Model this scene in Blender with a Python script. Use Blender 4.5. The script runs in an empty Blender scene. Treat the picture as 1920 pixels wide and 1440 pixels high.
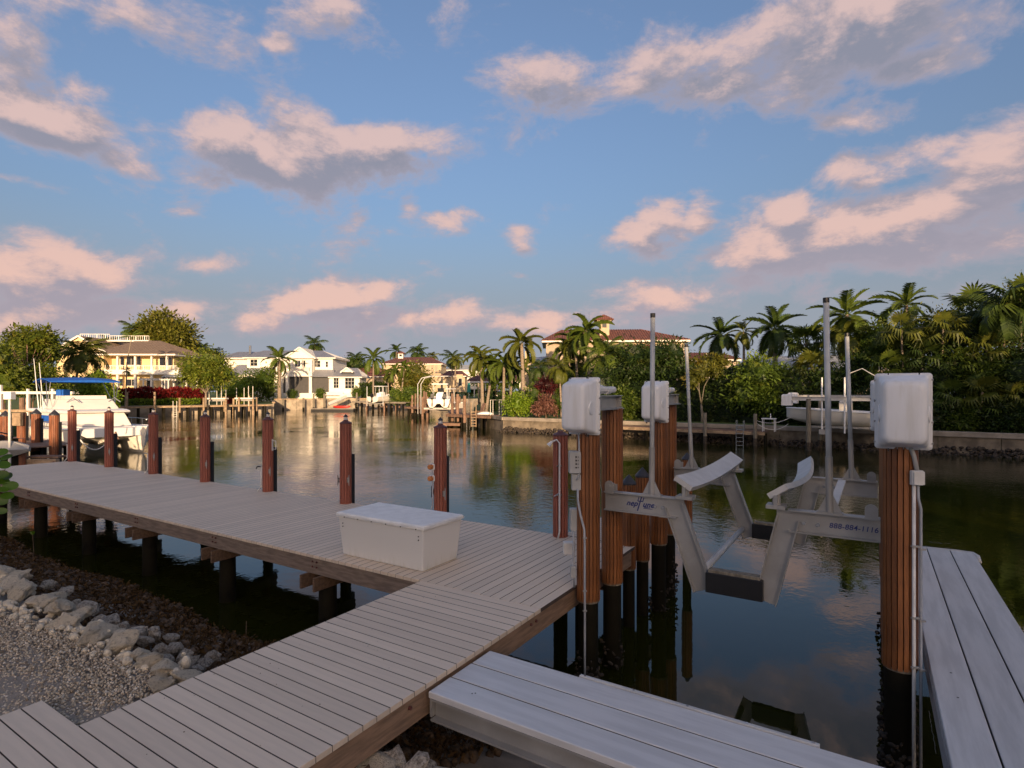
import bpy, math, random
import numpy as np
from mathutils import Vector, Matrix
random.seed(7)
sin, cos, pi = math.sin, math.cos, math.pi
SC = bpy.context.scene
COL = SC.collection
# ---------------------------------------------------------------- measured view
FP, HY, CX, CZ, TH = 1067.0, 732.0, 960.0, 3.88, math.radians(32.28)
FW = Vector((-sin(TH), cos(TH), 0)); RT = Vector((cos(TH), sin(TH), 0))
def W(px, d, z): return FW*d + RT*((px-CX)/FP*d) + Vector((0, 0, z))
def ZY(py, d): return CZ-(py-HY)*d/FP
def WY(px, py, d): return W(px, d, ZY(py, d))
def G(px, py, z): return W(px, (CZ-z)*FP/(py-HY), z)
# ---------------------------------------------------------------- camera
cd = bpy.data.cameras.new('camera'); cam = bpy.data.objects.new('camera', cd); COL.objects.link(cam)
cam.location = (0, 0, CZ); cam.rotation_euler = (pi/2, 0, TH)
cd.sensor_width = 36; cd.lens = 36*FP/1920; cd.shift_y = 12/1920; cd.clip_end = 3000; cd.clip_start = .05
SC.camera = cam
SC.render.resolution_x = 1024; SC.render.resolution_y = 768
# ---------------------------------------------------------------- light
SUN_A, SUN_E = math.radians(10), math.radians(8.5)
SD = (-FW*cos(SUN_A)+RT*sin(SUN_A))*cos(SUN_E)+Vector((0, 0, sin(SUN_E)))
sl = bpy.data.lights.new('sun', 'SUN'); so = bpy.data.objects.new('sun', sl); COL.objects.link(so)
sl.energy = 2.7; sl.angle = math.radians(.6); sl.color = (1, .70, .42)
so.rotation_euler = SD.to_track_quat('Z', 'Y').to_euler(); so.location = SD*60
SC.view_settings.view_transform = 'Standard'; SC.view_settings.look = 'None'
SC.view_settings.gamma = 1; SC.view_settings.use_curve_mapping = False
SC.view_settings.exposure = 1.5
SKY_STRENGTH = .15
wd = bpy.data.worlds.new('World'); SC.world = wd; wd.use_nodes = True
nt = wd.node_tree; nt.nodes.clear()
class NB:
    """tiny node-expression helper"""
    def __init__(s, t): s.t = t
    def n(s, ty, **k):
        x = s.t.nodes.new(ty)
        for a, b in k.items(): setattr(x, a, b)
        return x
    def put(s, sock, v):
        if hasattr(v, 'is_output') or isinstance(v, bpy.types.NodeSocket): s.t.links.new(v, sock)
        else: sock.default_value = v
    def m(s, op, a, b=None, c=None, clamp=False):
        x = s.n('ShaderNodeMath', operation=op, use_clamp=clamp)
        for i, v in enumerate((a, b, c)):
            if v is not None: s.put(x.inputs[i], v)
        return x.outputs[0]
    def v(s, op, a, b=None, sc=None):
        x = s.n('ShaderNodeVectorMath', operation=op); s.put(x.inputs[0], a)
        if b is not None: s.put(x.inputs[1], b)
        if sc is not None: s.put(x.inputs[3], sc)
        return x.outputs[1] if op in ('DOT_PRODUCT', 'LENGTH') else x.outputs[0]
    def mix(s, f, a, b, bl='MIX'):
        x = s.n('ShaderNodeMix', data_type='RGBA', blend_type=bl); s.put(x.inputs[0], f); s.put(x.inputs[6], a); s.put(x.inputs[7], b); return x.outputs[2]
    def rmp(s, x, a, b, c=0., d=1., smooth=True):
        r = s.n('ShaderNodeMapRange', interpolation_type='SMOOTHSTEP' if smooth else 'LINEAR'); s.put(r.inputs[0], x)
        for i, q in enumerate((a, b, c, d)): s.put(r.inputs[i+1], q)
        return r.outputs[0]
    def noise(s, vec, scale, detail=4, rough=.5, dist=0, col=False):
        x = s.n('ShaderNodeTexNoise'); s.put(x.inputs['Vector'], vec); x.inputs['Scale'].default_value = scale
        x.inputs['Detail'].default_value = detail; x.inputs['Roughness'].default_value = rough; x.inputs['Distortion'].default_value = dist
        return x.outputs[1 if col else 0]
def c4(c): return (c[0], c[1], c[2], 1)
# clouds: each one is a place in the sky (azimuth, elevation, half sizes, weight), the noise gives them their edges
CL = [(590,300,165,62,1.3),(430,265,110,46,1.15),(560,212,70,46,1.1),(700,285,120,48,1.1),(820,270,60,18,.5),(350,245,40,28,.8),
 (70,225,105,42,1.2),(150,260,40,30,.6),(90,520,160,60,1.45),(190,585,120,45,1.0),(60,590,130,50,1.2),(330,600,150,32,.8),(500,600,120,30,.8),(650,568,110,36,1.2),(720,600,120,35,1.),(870,600,130,26,.7),(1010,600,120,30,.7),
 (1640,430,260,62,1.4),(1840,350,130,80,1.),(1880,440,150,70,1.),(1480,400,60,30,1.),(1630,330,100,40,1.),(1690,290,100,30,.8),(1440,470,140,44,1.),
 (1400,95,240,55,1.),(1580,60,190,75,1.2),(1500,30,180,50,.7),(1010,150,110,50,.75),(930,70,120,50,.45),(1080,170,70,30,.6),
 (1200,450,80,38,.9),(1240,410,60,20,.8),(1312,405,30,26,.8),(630,40,90,40,.7),(525,100,36,16,.7),(200,25,170,40,.8),(40,100,90,60,.9),(150,160,80,40,.5),
 (370,490,60,26,.9),(300,520,70,25,.5),(1620,225,90,24,.75),(1700,130,110,28,.7),(1240,560,130,36,.7),(1110,585,90,26,.6),(860,415,80,22,.75),(760,380,24,34,.7),(975,450,28,28,.9),(975,512,50,12,.7),(1020,370,50,40,.35),(1350,540,130,36,.5),(1560,560,200,30,.5),(230,300,70,26,.6),(40,320,70,16,.8),(1450,300,60,30,.3),(360,400,50,14,.5)]
grp = bpy.data.node_groups.new('cloud_field', 'ShaderNodeTree')
grp.interface.new_socket('Vector', in_out='INPUT', socket_type='NodeSocketVector')
grp.interface.new_socket('Value', in_out='OUTPUT', socket_type='NodeSocketFloat')
b = NB(grp); gi = b.n('NodeGroupInput'); go = b.n('NodeGroupOutput')
V = b.v('NORMALIZE', gi.outputs[0])
wv = b.v('ADD', V, b.v('SCALE', b.v('SUBTRACT', b.noise(b.v('MULTIPLY', V, (5, 5, 9)), 1.3, 3, .5, col=True), (.5, .5, .5)), sc=.07))
az = b.m('ARCTAN2', b.v('DOT_PRODUCT', wv, tuple(RT)), b.v('DOT_PRODUCT', wv, tuple(FW)))
el = b.m('ARCSINE', b.v('DOT_PRODUCT', wv, (0, 0, 1)))
tot = None
for (px, py, rx, ry, am) in CL:
    a0 = math.atan((px-CX)/FP); hyp = math.hypot(FP, px-CX); e0 = math.atan((HY-py)/hyp)
    ra = rx/hyp*math.cos(a0)*1.15; re = ry/hyp*1.15
    a = b.m('MULTIPLY', b.m('SUBTRACT', az, a0), 1/ra); e = b.m('MULTIPLY', b.m('SUBTRACT', el, e0), 1/re)
    q = b.m('ADD', b.m('MULTIPLY', a, a), b.m('MULTIPLY', e, e))
    g = b.m('MULTIPLY', b.m('EXPONENT', b.m('MULTIPLY', q, -.9)), am)
    tot = g if tot is None else b.m('MAXIMUM', tot, g)
P = b.v('MULTIPLY', V, (1, 1, 1.9))
n1 = b.noise(P, 5.6, 10, .64, .3)
n2 = b.noise(P, 13., 7, .68, .4)
# away from the named clouds the same broken cloud cover goes on all round the sky
gen = b.m('MULTIPLY', b.rmp(b.noise(b.v('MULTIPLY', V, (1, 1, 1.6)), 2.1, 2, .5), .47, .66), b.rmp(b.v('DOT_PRODUCT', V, tuple(FW)), .62, .2))
body = b.m('MAXIMUM', tot, gen)
dn = b.m('ADD', b.m('MULTIPLY', body, .80), b.m('ADD', b.m('MULTIPLY', b.m('SUBTRACT', n1, .5), 2.1), b.m('MULTIPLY', b.m('SUBTRACT', n2, .5), .75)))
b.put(go.inputs[0], dn)
b = NB(nt)
sky = b.n('ShaderNodeTexSky', sky_type='NISHITA'); sky.sun_disc = False; sky.sun_elevation = SUN_E
sky.sun_rotation = math.atan2(SD.x, SD.y); sky.air_density = 1.; sky.dust_density = 8.; sky.ozone_density = 3.
gv = b.n('ShaderNodeTexCoord').outputs['Generated']
def field(vec):
    x = nt.nodes.new('ShaderNodeGroup'); x.node_tree = grp; nt.links.new(vec, x.inputs[0]); return x.outputs[0]
f0 = field(gv); f1 = field(b.v('ADD', gv, (RT.x*-.012, RT.y*-.012, .04)))
elv = b.v('DOT_PRODUCT', b.v('NORMALIZE', gv), (0, 0, 1))
cover = b.m('MULTIPLY', b.rmp(f0, .16, .66), .95)
cover = b.m('MULTIPLY', cover, b.rmp(elv, -.02, .03))
lit = b.rmp(b.m('ADD', b.m('SUBTRACT', f0, f1), b.m('ADD', b.m('MULTIPLY', f0, -.22), b.m('MULTIPLY', b.m('SUBTRACT', b.noise(b.v('MULTIPLY', gv, (1, 1, 1.8)), 22., 5, .65), .5), .55))), -.24, .36)
low = b.rmp(elv, .0, .45)
ccol = b.mix(lit, b.mix(low, c4((.46, .40, .46)), c4((.30, .31, .39))), b.mix(low, c4((.96, .61, .50)), c4((.78, .57, .54))))
thin = b.mix(b.rmp(f0, .2, .8), c4((.52, .44, .50)), ccol)
SKYG = b.mix(1., sky.outputs[0], c4((.84, .71, .68)), 'MULTIPLY')
CLOUD_K = 2.15
SKYG = b.mix(b.rmp(elv, .30, .03, 0., .92), SKYG, c4((.90, .98, 1.16)))   # pale moist air above the horizon
cc = b.mix(b.rmp(elv, .12, 0., 0., .45), b.v('SCALE', thin, sc=CLOUD_K), c4((.95, .90, 1.0)))
fin = b.mix(cover, SKYG, cc)
bg = b.n('ShaderNodeBackground'); b.put(bg.inputs[0], fin); bg.inputs[1].default_value = SKY_STRENGTH
wo = b.n('ShaderNodeOutputWorld'); nt.links.new(bg.outputs[0], wo.inputs[0])
# ---------------------------------------------------------------- mesh helpers
class MB:
    def __init__(s): s.v = []; s.f = []
    def add(s, vs, fs):
        o = len(s.v); s.v += [tuple(p) for p in vs]; s.f += [tuple(i+o for i in q) for q in fs]; return s
    def box(s, x0, x1, y0, y1, z0, z1, M=None):
        vs = [Vector(p) for p in ((x0,y0,z0),(x1,y0,z0),(x1,y1,z0),(x0,y1,z0),(x0,y0,z1),(x1,y0,z1),(x1,y1,z1),(x0,y1,z1))]
        if M: vs = [M@p for p in vs]
        return s.add(vs, [(3,2,1,0),(4,5,6,7),(0,1,5,4),(1,2,6,5),(2,3,7,6),(3,0,4,7)])
    def cbox(s, x0, x1, y0, y1, z0, z1, c=.004, M=None):
        """box with chamfered top edges"""
        vs = [(x0,y0,z0),(x1,y0,z0),(x1,y1,z0),(x0,y1,z0),(x0,y0,z1-c),(x1,y0,z1-c),(x1,y1,z1-c),(x0,y1,z1-c),(x0+c,y0+c,z1),(x1-c,y0+c,z1),(x1-c,y1-c,z1),(x0+c,y1-c,z1)]
        if M: vs = [M@Vector(p) for p in vs]
        return s.add(vs, [(3,2,1,0),(8,9,10,11),(0,1,5,4),(1,2,6,5),(2,3,7,6),(3,0,4,7),(4,5,9,8),(5,6,10,9),(6,7,11,10),(7,4,8,11)])
    def tube(s, pts, r, n=8, cap=True):
        pts = [Vector(p) for p in pts]; m = len(pts); rs = r if isinstance(r, (list, tuple)) else [r]*m
        up = Vector((0, 0, 1)); vs = []; fs = []; pu = None
        for i, p in enumerate(pts):
            t = (pts[min(i+1, m-1)]-pts[max(i-1, 0)]).normalized()
            a = (Vector((1, 0, 0)) if abs(t.z) > .9 else up) if pu is None else pu
            u = (a-t*a.dot(t)).normalized(); w = t.cross(u); pu = u
            for k in range(n):
                g = 2*pi*k/n; vs.append(p+(u*cos(g)+w*sin(g))*rs[i])
        for i in range(m-1):
            for k in range(n): k2 = (k+1) % n; fs.append((i*n+k, i*n+k2, (i+1)*n+k2, (i+1)*n+k))
        if cap: fs.append(tuple(range(n-1, -1, -1))); fs.append(tuple((m-1)*n+k for k in range(n)))
        return s.add(vs, fs)
    def lathe(s, prof, n=16, c=(0, 0, 0), M=None):
        vs = []; fs = []; m = len(prof)
        for r, z in prof:
            for k in range(n):
                g = 2*pi*k/n; p = Vector((c[0]+r*cos(g), c[1]+r*sin(g), c[2]+z)); vs.append(M@p if M else p)
        for i in range(m-1):
            for k in range(n): k2 = (k+1) % n; fs.append((i*n+k, i*n+k2, (i+1)*n+k2, (i+1)*n+k))
        fs.append(tuple(range(n-1, -1, -1))); fs.append(tuple((m-1)*n+k for k in range(n)))
        return s.add(vs, fs)
    def prism(s, poly, z0, z1):
        n = len(poly); vs = [(p[0], p[1], z0) for p in poly]+[(p[0], p[1], z1) for p in poly]
        return s.add(vs, [tuple(range(n-1, -1, -1)), tuple(range(n, 2*n))]+[(i, (i+1) % n, n+(i+1) % n, n+i) for i in range(n)])
    def slabpoly(s, pts, t):
        """flat 3D polygon given thickness t along its normal (downwards)"""
        pts = [Vector(p) for p in pts]; nn = (pts[1]-pts[0]).cross(pts[2]-pts[0]).normalized()
        if nn.z < 0: nn = -nn; pts = pts[::-1]
        n = len(pts); vs = pts+[p-nn*t for p in pts]
        return s.add(vs, [tuple(range(n)), tuple(range(2*n-1, n-1, -1))]+[(i, n+i, n+(i+1) % n, (i+1) % n) for i in range(n)])
    def beam(s, a, b_, w, h, up=(0, 0, 1)):
        a = Vector(a); b_ = Vector(b_); t = b_-a; L = t.length; t.normalize(); u = Vector(up); sd = t.cross(u).normalized(); u = sd.cross(t)
        M = Matrix(((t.x, sd.x, u.x, a.x), (t.y, sd.y, u.y, a.y), (t.z, sd.z, u.z, a.z), (0, 0, 0, 1)))
        return s.box(0, L, -w/2, w/2, -h/2, h/2, M)
    def ibeam(s, a, b_, w, h, t=.012, up=(0, 0, 1)):
        a = Vector(a); b_ = Vector(b_); tt = (b_-a); L = tt.length; tt.normalize(); u = Vector(up); sd = tt.cross(u).normalized(); u = sd.cross(tt)
        M = Matrix(((tt.x, sd.x, u.x, a.x), (tt.y, sd.y, u.y, a.y), (tt.z, sd.z, u.z, a.z), (0, 0, 0, 1)))
        s.box(0, L, -w/2, w/2, h/2-t, h/2, M); s.box(0, L, -w/2, w/2, -h/2, -h/2+t, M); return s.box(0, L, -t/2, t/2, -h/2+t, h/2-t, M)
    def loft(s, secs, closed=False, cap=True):
        n = len(secs[0]); vs = [p for q in secs for p in q]; fs = []
        for i in range(len(secs)-1):
            for k in range(n if closed else n-1):
                k2 = (k+1) % n; fs.append((i*n+k, i*n+k2, (i+1)*n+k2, (i+1)*n+k))
        if cap: fs.append(tuple(range(n-1, -1, -1))); fs.append(tuple((len(secs)-1)*n+k for k in range(n)))
        return s.add(vs, fs)
    def mesh(s, name, smooth=False):
        m = bpy.data.meshes.new(name); m.from_pydata(s.v, [], s.f); m.update()
        if smooth: m.polygons.foreach_set('use_smooth', [True]*len(m.polygons))
        return m
def link(name, me, mt, parent=None, loc=None, rz=None):
    o = bpy.data.objects.new(name, me); COL.objects.link(o)
    if mt is not None and len(me.materials) == 0: me.materials.append(mt)
    if parent is not None: o.parent = parent
    if loc is not None: o.location = loc
    if rz is not None: o.rotation_euler = (0, 0, rz)
    return o
def ob(name, mb, mt, parent=None, smooth=False, label=None, loc=None, rz=None, wpar=None, bevel=0):
    """wpar: vertices are given in world space although the parent stands elsewhere"""
    me = mb.mesh(name, smooth)
    o = link(name, me, mt, parent, loc, rz)
    if wpar: o.matrix_parent_inverse = wmat(parent).inverted()
    if label: o['label'] = label
    if bevel:
        import bmesh
        bm = bmesh.new(); bm.from_mesh(me); bmesh.ops.bevel(bm, geom=[e for e in bm.edges if len(e.link_faces) == 2 and e.calc_face_angle() > .5], offset=bevel, segments=2 if bevel > .01 else 1, affect='EDGES', profile=.6)
        bm.to_mesh(me); bm.free()
        if smooth: me.polygons.foreach_set('use_smooth', [True]*len(me.polygons))
    return o
def wmat(o): return Matrix.Translation(o.location)@o.rotation_euler.to_matrix().to_4x4()
def tag(o, label, cat, group=None, kind=None):
    o['label'] = label; o['category'] = cat
    if group: o['group'] = group
    if kind: o['kind'] = kind
    return o
def thing(name, label, cat, loc=(0, 0, 0), rz=0, group=None):
    o = bpy.data.objects.new(name, None); COL.objects.link(o); o.empty_display_size = .2
    o.location = loc; o.rotation_euler = (0, 0, rz); return tag(o, label, cat, group)
def dup(root, loc, rz, label, group=None):
    r = root.copy(); COL.objects.link(r); r.location = loc; r.rotation_euler = (0, 0, rz); r['label'] = label
    if group: r['group'] = group
    for ch in root.children:
        c = ch.copy(); COL.objects.link(c); c.parent = r
        for g in ch.children:
            d = g.copy(); COL.objects.link(d); d.parent = c
    return r
def struct(o): o['kind'] = 'structure'; return o
def stuff(o): o['kind'] = 'stuff'; return o
def ordn(i): return ['first','second','third','fourth','fifth','sixth','seventh','eighth','ninth','tenth','eleventh','twelfth','thirteenth','fourteenth','fifteenth','sixteenth','seventeenth','eighteenth','nineteenth','twentieth'][i]
# ---------------------------------------------------------------- materials
def mat(name, col, rough=.6, metal=0, var=.12, vs=3., bump=0, bs=20., vec=(1, 1, 1), col2=None, objvar=0, trans=0, spec=.5, det=5, coord='Object', thr=(.35, .65)):
    m = bpy.data.materials.new(name); m.use_nodes = True; t = m.node_tree; b = NB(t); p = t.nodes['Principled BSDF']
    tc = b.n('ShaderNodeTexCoord').outputs[coord]; q = b.v('MULTIPLY', tc, vec)
    n = b.noise(q, vs, det, .6)
    c2 = col2 or tuple(x*(1-var*2) for x in col)
    c = b.mix(b.rmp(n, thr[0], thr[1]), c4(c2), c4(col))
    if objvar:
        r = b.n('ShaderNodeObjectInfo').outputs['Random']
        c = b.mix(1., c, b.n('ShaderNodeCombineColor').outputs[0], 'MULTIPLY') if False else b.v('SCALE', c, sc=b.rmp(r, 0, 1, 1-objvar, 1+objvar, False))
    b.put(p.inputs['Base Color'], c); p.inputs['Roughness'].default_value = rough; p.inputs['Metallic'].default_value = metal
    p.inputs['Specular IOR Level'].default_value = spec
    if bump:
        bn = b.n('ShaderNodeBump'); bn.inputs['Distance'].default_value = bump
        b.put(bn.inputs['Height'], b.noise(q, bs, 6, .65)); t.links.new(bn.outputs[0], p.inputs['Normal'])
    if trans:
        tr = b.n('ShaderNodeBsdfTranslucent'); b.put(tr.inputs[0], c); mx = b.n('ShaderNodeMixShader'); mx.inputs[0].default_value = trans
        t.links.new(p.outputs[0], mx.inputs[1]); t.links.new(tr.outputs[0], mx.inputs[2]); t.links.new(mx.outputs[0], t.nodes['Material Output'].inputs[0])
    return m
def leafmat(name, c1, c2, c3, trans=.25, rough=.5):
    """leaf colour varies clump by clump (attribute) and plant by plant"""
    m = bpy.data.materials.new(name); m.use_nodes = True; t = m.node_tree; b = NB(t); p = t.nodes['Principled BSDF']
    a = b.n('ShaderNodeAttribute', attribute_name='tint').outputs['Fac']
    r = b.n('ShaderNodeObjectInfo').outputs['Random']
    w = b.noise(b.n('ShaderNodeTexCoord').outputs['Object'], 1.1, 4, .6)
    c = b.mix(b.rmp(a, 0, 1, 0, 1, False), c4(c1), c4(c2)); c = b.mix(b.rmp(w, .52, .78), c, c4(c3))
    c = b.v('SCALE', c, sc=b.rmp(r, 0, 1, .82, 1.18, False))
    b.put(p.inputs['Base Color'], c); p.inputs['Roughness'].default_value = rough; p.inputs['Specular IOR Level'].default_value = .3
    tr = b.n('ShaderNodeBsdfTranslucent'); b.put(tr.inputs[0], c); mx = b.n('ShaderNodeMixShader'); mx.inputs[0].default_value = trans
    t.links.new(p.outputs[0], mx.inputs[1]); t.links.new(tr.outputs[0], mx.inputs[2]); t.links.new(mx.outputs[0], t.nodes['Material Output'].inputs[0])
    return m
M = {}
M['deck'] = mat('composite_decking', (.71, .58, .445), .62, vec=(.6, 9, 9), vs=2.2, var=.04, bump=.0009, bs=30, objvar=.07, spec=.4)
M['deckY'] = mat('composite_decking_across', (.71, .58, .445), .62, vec=(9, .6, 9), vs=2.2, var=.04, bump=.0009, bs=30, objvar=.07, spec=.4)
M['alu_deck'] = mat('weathered_aluminium_plank', (.64, .63, .62), .5, .08, vec=(.8, 7, 7), vs=1.6, var=.07, bump=.0012, bs=24, objvar=.05)
M['alu_deckY'] = mat('weathered_aluminium_plank_long', (.58, .57, .56), .5, .08, vec=(7, .7, 7), vs=1.6, var=.09, bump=.0012, bs=24, objvar=.05)
M['joint'] = mat('gap_shade_edge', (.09, .07, .058), .9, vs=6)  # board sides coloured near black to imitate shade in the gaps
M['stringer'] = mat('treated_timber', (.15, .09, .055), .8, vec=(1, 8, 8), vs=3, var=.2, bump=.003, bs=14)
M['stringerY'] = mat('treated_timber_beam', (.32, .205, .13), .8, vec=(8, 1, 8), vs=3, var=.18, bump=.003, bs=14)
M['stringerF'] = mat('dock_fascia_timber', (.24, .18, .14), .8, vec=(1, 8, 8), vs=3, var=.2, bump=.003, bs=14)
M['pilewrap'] = mat('reddish_brown_pile_wrap', (.34, .105, .065), .55, vec=(6, 6, .7), vs=3, var=.16, bump=.002, bs=16, objvar=.08)
M['slat'] = mat('varnished_pile_slat', (.27, .098, .028), .5, vec=(7, 7, .6), vs=3, var=.28, bump=.002, bs=18, objvar=.28, col2=(.12, .04, .012))
M['slatold'] = mat('neighbour_pile_slat', (.30, .105, .045), .6, vec=(6, 6, .8), vs=2, var=.22, bump=.002, bs=18, objvar=.2)
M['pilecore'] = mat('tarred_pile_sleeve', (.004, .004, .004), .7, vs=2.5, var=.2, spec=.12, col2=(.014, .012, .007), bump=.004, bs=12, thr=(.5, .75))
M['greywood'] = mat('weathered_grey_piling', (.23, .20, .15), .85, vec=(5, 5, .7), vs=4, var=.22, bump=.006, bs=16)
M['paledock'] = mat('pale_weathered_dock_wood', (.42, .30, .19), .85, vec=(1, 1, 1), vs=3, var=.22, bump=.003, bs=16, objvar=.15)
M['browndock'] = mat('brown_dock_boards', (.25, .15, .10), .8, vs=3, var=.2, bump=.003, bs=16, objvar=.15)
M['rubber'] = mat('black_rubber_fender', (.012, .012, .014), .5, vs=5)
M['cap'] = mat('dark_pile_cap', (.035, .035, .042), .45, vs=4)
M['capred'] = mat('reddish_pile_cap', (.13, .045, .04), .5, vs=4)
M['galv'] = mat('galvanised_aluminium', (.40, .39, .375), .45, .3, vs=1.6, var=.16, bump=.0012, bs=30, col2=(.31, .30, .28))
M['alubright'] = mat('pale_aluminium_pad', (.58, .57, .55), .5, .1, vs=3, var=.08, bump=.001, bs=30)
M['pole'] = mat('grey_plastic_pipe', (.50, .51, .50), .45, vs=3, var=.12)
M['white'] = mat('white_fibreglass', (.80, .80, .79), .35, vs=1.5, var=.03)
M['cover'] = mat('white_moulded_cover', (.80, .80, .80), .38, vec=(7, 7, .8), vs=1.6, col2=(.70, .69, .66), bump=.0006, bs=40, thr=(.3, .6))
M['gel'] = mat('cream_gelcoat', (.78, .74, .66), .3, vs=1, var=.03)
M['box'] = None
M['boxlid'] = mat('weathered_white_lid', (.80, .79, .76), .5, vs=6, var=.06, bump=.001, bs=40)
M['pvc'] = mat('white_pvc_pipe', (.72, .70, .66), .4, vs=6, var=.08)
M['conduit'] = mat('grey_conduit', (.40, .42, .45), .45, vs=5, var=.08)
M['ebox'] = mat('grey_electrical_box', (.42, .42, .41), .5, vs=5, var=.08)
M['metal'] = mat('stainless_steel', (.55, .55, .55), .25, .9, vs=5, var=.05)
M['blue'] = mat('blue_canvas', (.004, .11, .50), .7, vs=4, var=.1)
M['inkblue'] = mat('dark_blue_lettering', (.015, .03, .17), .5, vs=5, var=.05)
M['glass'] = mat('dark_window_glass', (.02, .025, .03), .08, vs=1, spec=.8)
M['screen'] = mat('dark_insect_screen', (.045, .042, .042), .5, vs=2)
M['black'] = mat('black_plastic', (.012, .012, .013), .4, vs=4)
M['orange'] = mat('orange_outlet', (.62, .22, .06), .5, vs=4)
M['red'] = mat('red_kayak_plastic', (.62, .03, .02), .35, vs=2, var=.08)
M['conc'] = mat('seawall_concrete', (.36, .31, .25), .85, vs=.8, var=.2, bump=.006, bs=9, objvar=.1)
M['conclow'] = mat('stained_seawall_panel', (.22, .18, .13), .9, vs=1.2, var=.25, bump=.01, bs=7, objvar=.12)
M['concwarm'] = mat('tan_seawall', (.40, .335, .25), .9, vs=1, var=.2, bump=.008, bs=7, objvar=.06)
M['oyster'] = mat('oyster_clumps', (.065, .048, .032), .8, vs=9, col2=(.015, .012, .010), bump=.01, bs=20)
M['algae'] = mat('algae_covered_stones', (.16, .10, .055), .8, vs=5, col2=(.04, .024, .012), bump=.02, bs=18)
M['rock'] = mat('pale_limestone', (.80, .69, .52), .9, vs=5.5, col2=(.50, .41, .29), bump=.06, bs=16, objvar=.12, thr=(.30, .52), det=9)
M['rockg'] = mat('grey_limestone', (.52, .45, .36), .9, vs=4.5, col2=(.16, .13, .10), bump=.03, bs=12, objvar=.2, thr=(.32, .6), det=9)
M['soil'] = mat('sandy_soil', (.30, .25, .20), .95, vs=3, bump=.02, bs=20)
M['lawn'] = mat('lawn_grass', (.10, .16, .025), .9, vs=2, col2=(.06, .09, .02), bump=.03, bs=60)
M['yellow'] = mat('yellow_painted_wall', (.74, .56, .30), .8, vs=2, var=.04)
M['whitep'] = mat('white_painted_wall', (.78, .74, .66), .7, vs=2, var=.03)
M['cream'] = mat('cream_stucco', (.52, .41, .27), .85, vs=2, var=.06, bump=.004, bs=20)
M['tan'] = mat('tan_stucco', (.42, .34, .25), .85, vs=2, var=.08)
M['shingle'] = mat('brown_shingle_roof', (.20, .145, .105), .9, vs=3, var=.12, objvar=.1)
M['tile'] = mat('terracotta_roof_tile', (.23, .085, .055), .8, vs=2.2, col2=(.09, .04, .03), thr=(.3, .7))
M['tiled'] = mat('dark_terracotta_roof_tile', (.19, .07, .05), .8, vs=2.2, col2=(.09, .04, .035), thr=(.3, .7))
M['metalroof'] = mat('pale_metal_roof', (.29, .30, .33), .45, .3, vs=1, var=.06)
M['greyroof'] = mat('white_grey_roof', (.34, .36, .38), .8, vs=1.5, var=.06)
M['bark'] = mat('palm_bark', (.30, .24, .18), .9, vec=(1, 1, 6), vs=3, var=.2, bump=.02, bs=8)
M['barkd'] = mat('tree_bark', (.20, .13, .085), .9, vs=5, var=.2, bump=.02, bs=8)
M['barkp'] = mat('pale_bare_branches', (.42, .24, .17), .9, vs=5, var=.2)
L = {}
L['mid'] = leafmat('mid_green_leaves', (.040, .072, .010), (.115, .17, .018), (.16, .17, .02))
L['dark'] = leafmat('dark_green_leaves', (.014, .030, .007), (.045, .080, .012), (.075, .08, .014))
L['sunny'] = leafmat('sunlit_garden_leaves', (.075, .11, .012), (.18, .21, .02), (.24, .19, .03), .3)
L['lime'] = leafmat('bright_green_leaves', (.10, .17, .010), (.20, .29, .02), (.26, .28, .03))
L['olive'] = leafmat('olive_leaves', (.065, .075, .010), (.15, .15, .018), (.20, .14, .02))
L['crimson'] = leafmat('crimson_leaves', (.09, .008, .010), (.24, .018, .016), (.06, .010, .010), .2)
L['rust'] = leafmat('rust_pink_leaves', (.14, .060, .045), (.28, .14, .10), (.09, .05, .03), .2)
L['palm'] = leafmat('palm_fronds', (.050, .080, .012), (.115, .16, .02), (.14, .15, .02), .3)
L['palmd'] = leafmat('dark_palm_fronds', (.022, .045, .010), (.065, .10, .016), (.12, .10, .018), .25)
L['palmg'] = leafmat('golden_palm_fronds', (.06, .08, .012), (.14, .15, .02), (.20, .14, .03), .3)
L['grape'] = leafmat('sea_grape_leaves', (.07, .15, .008), (.13, .24, .012), (.17, .22, .02), .3, .35)
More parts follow.
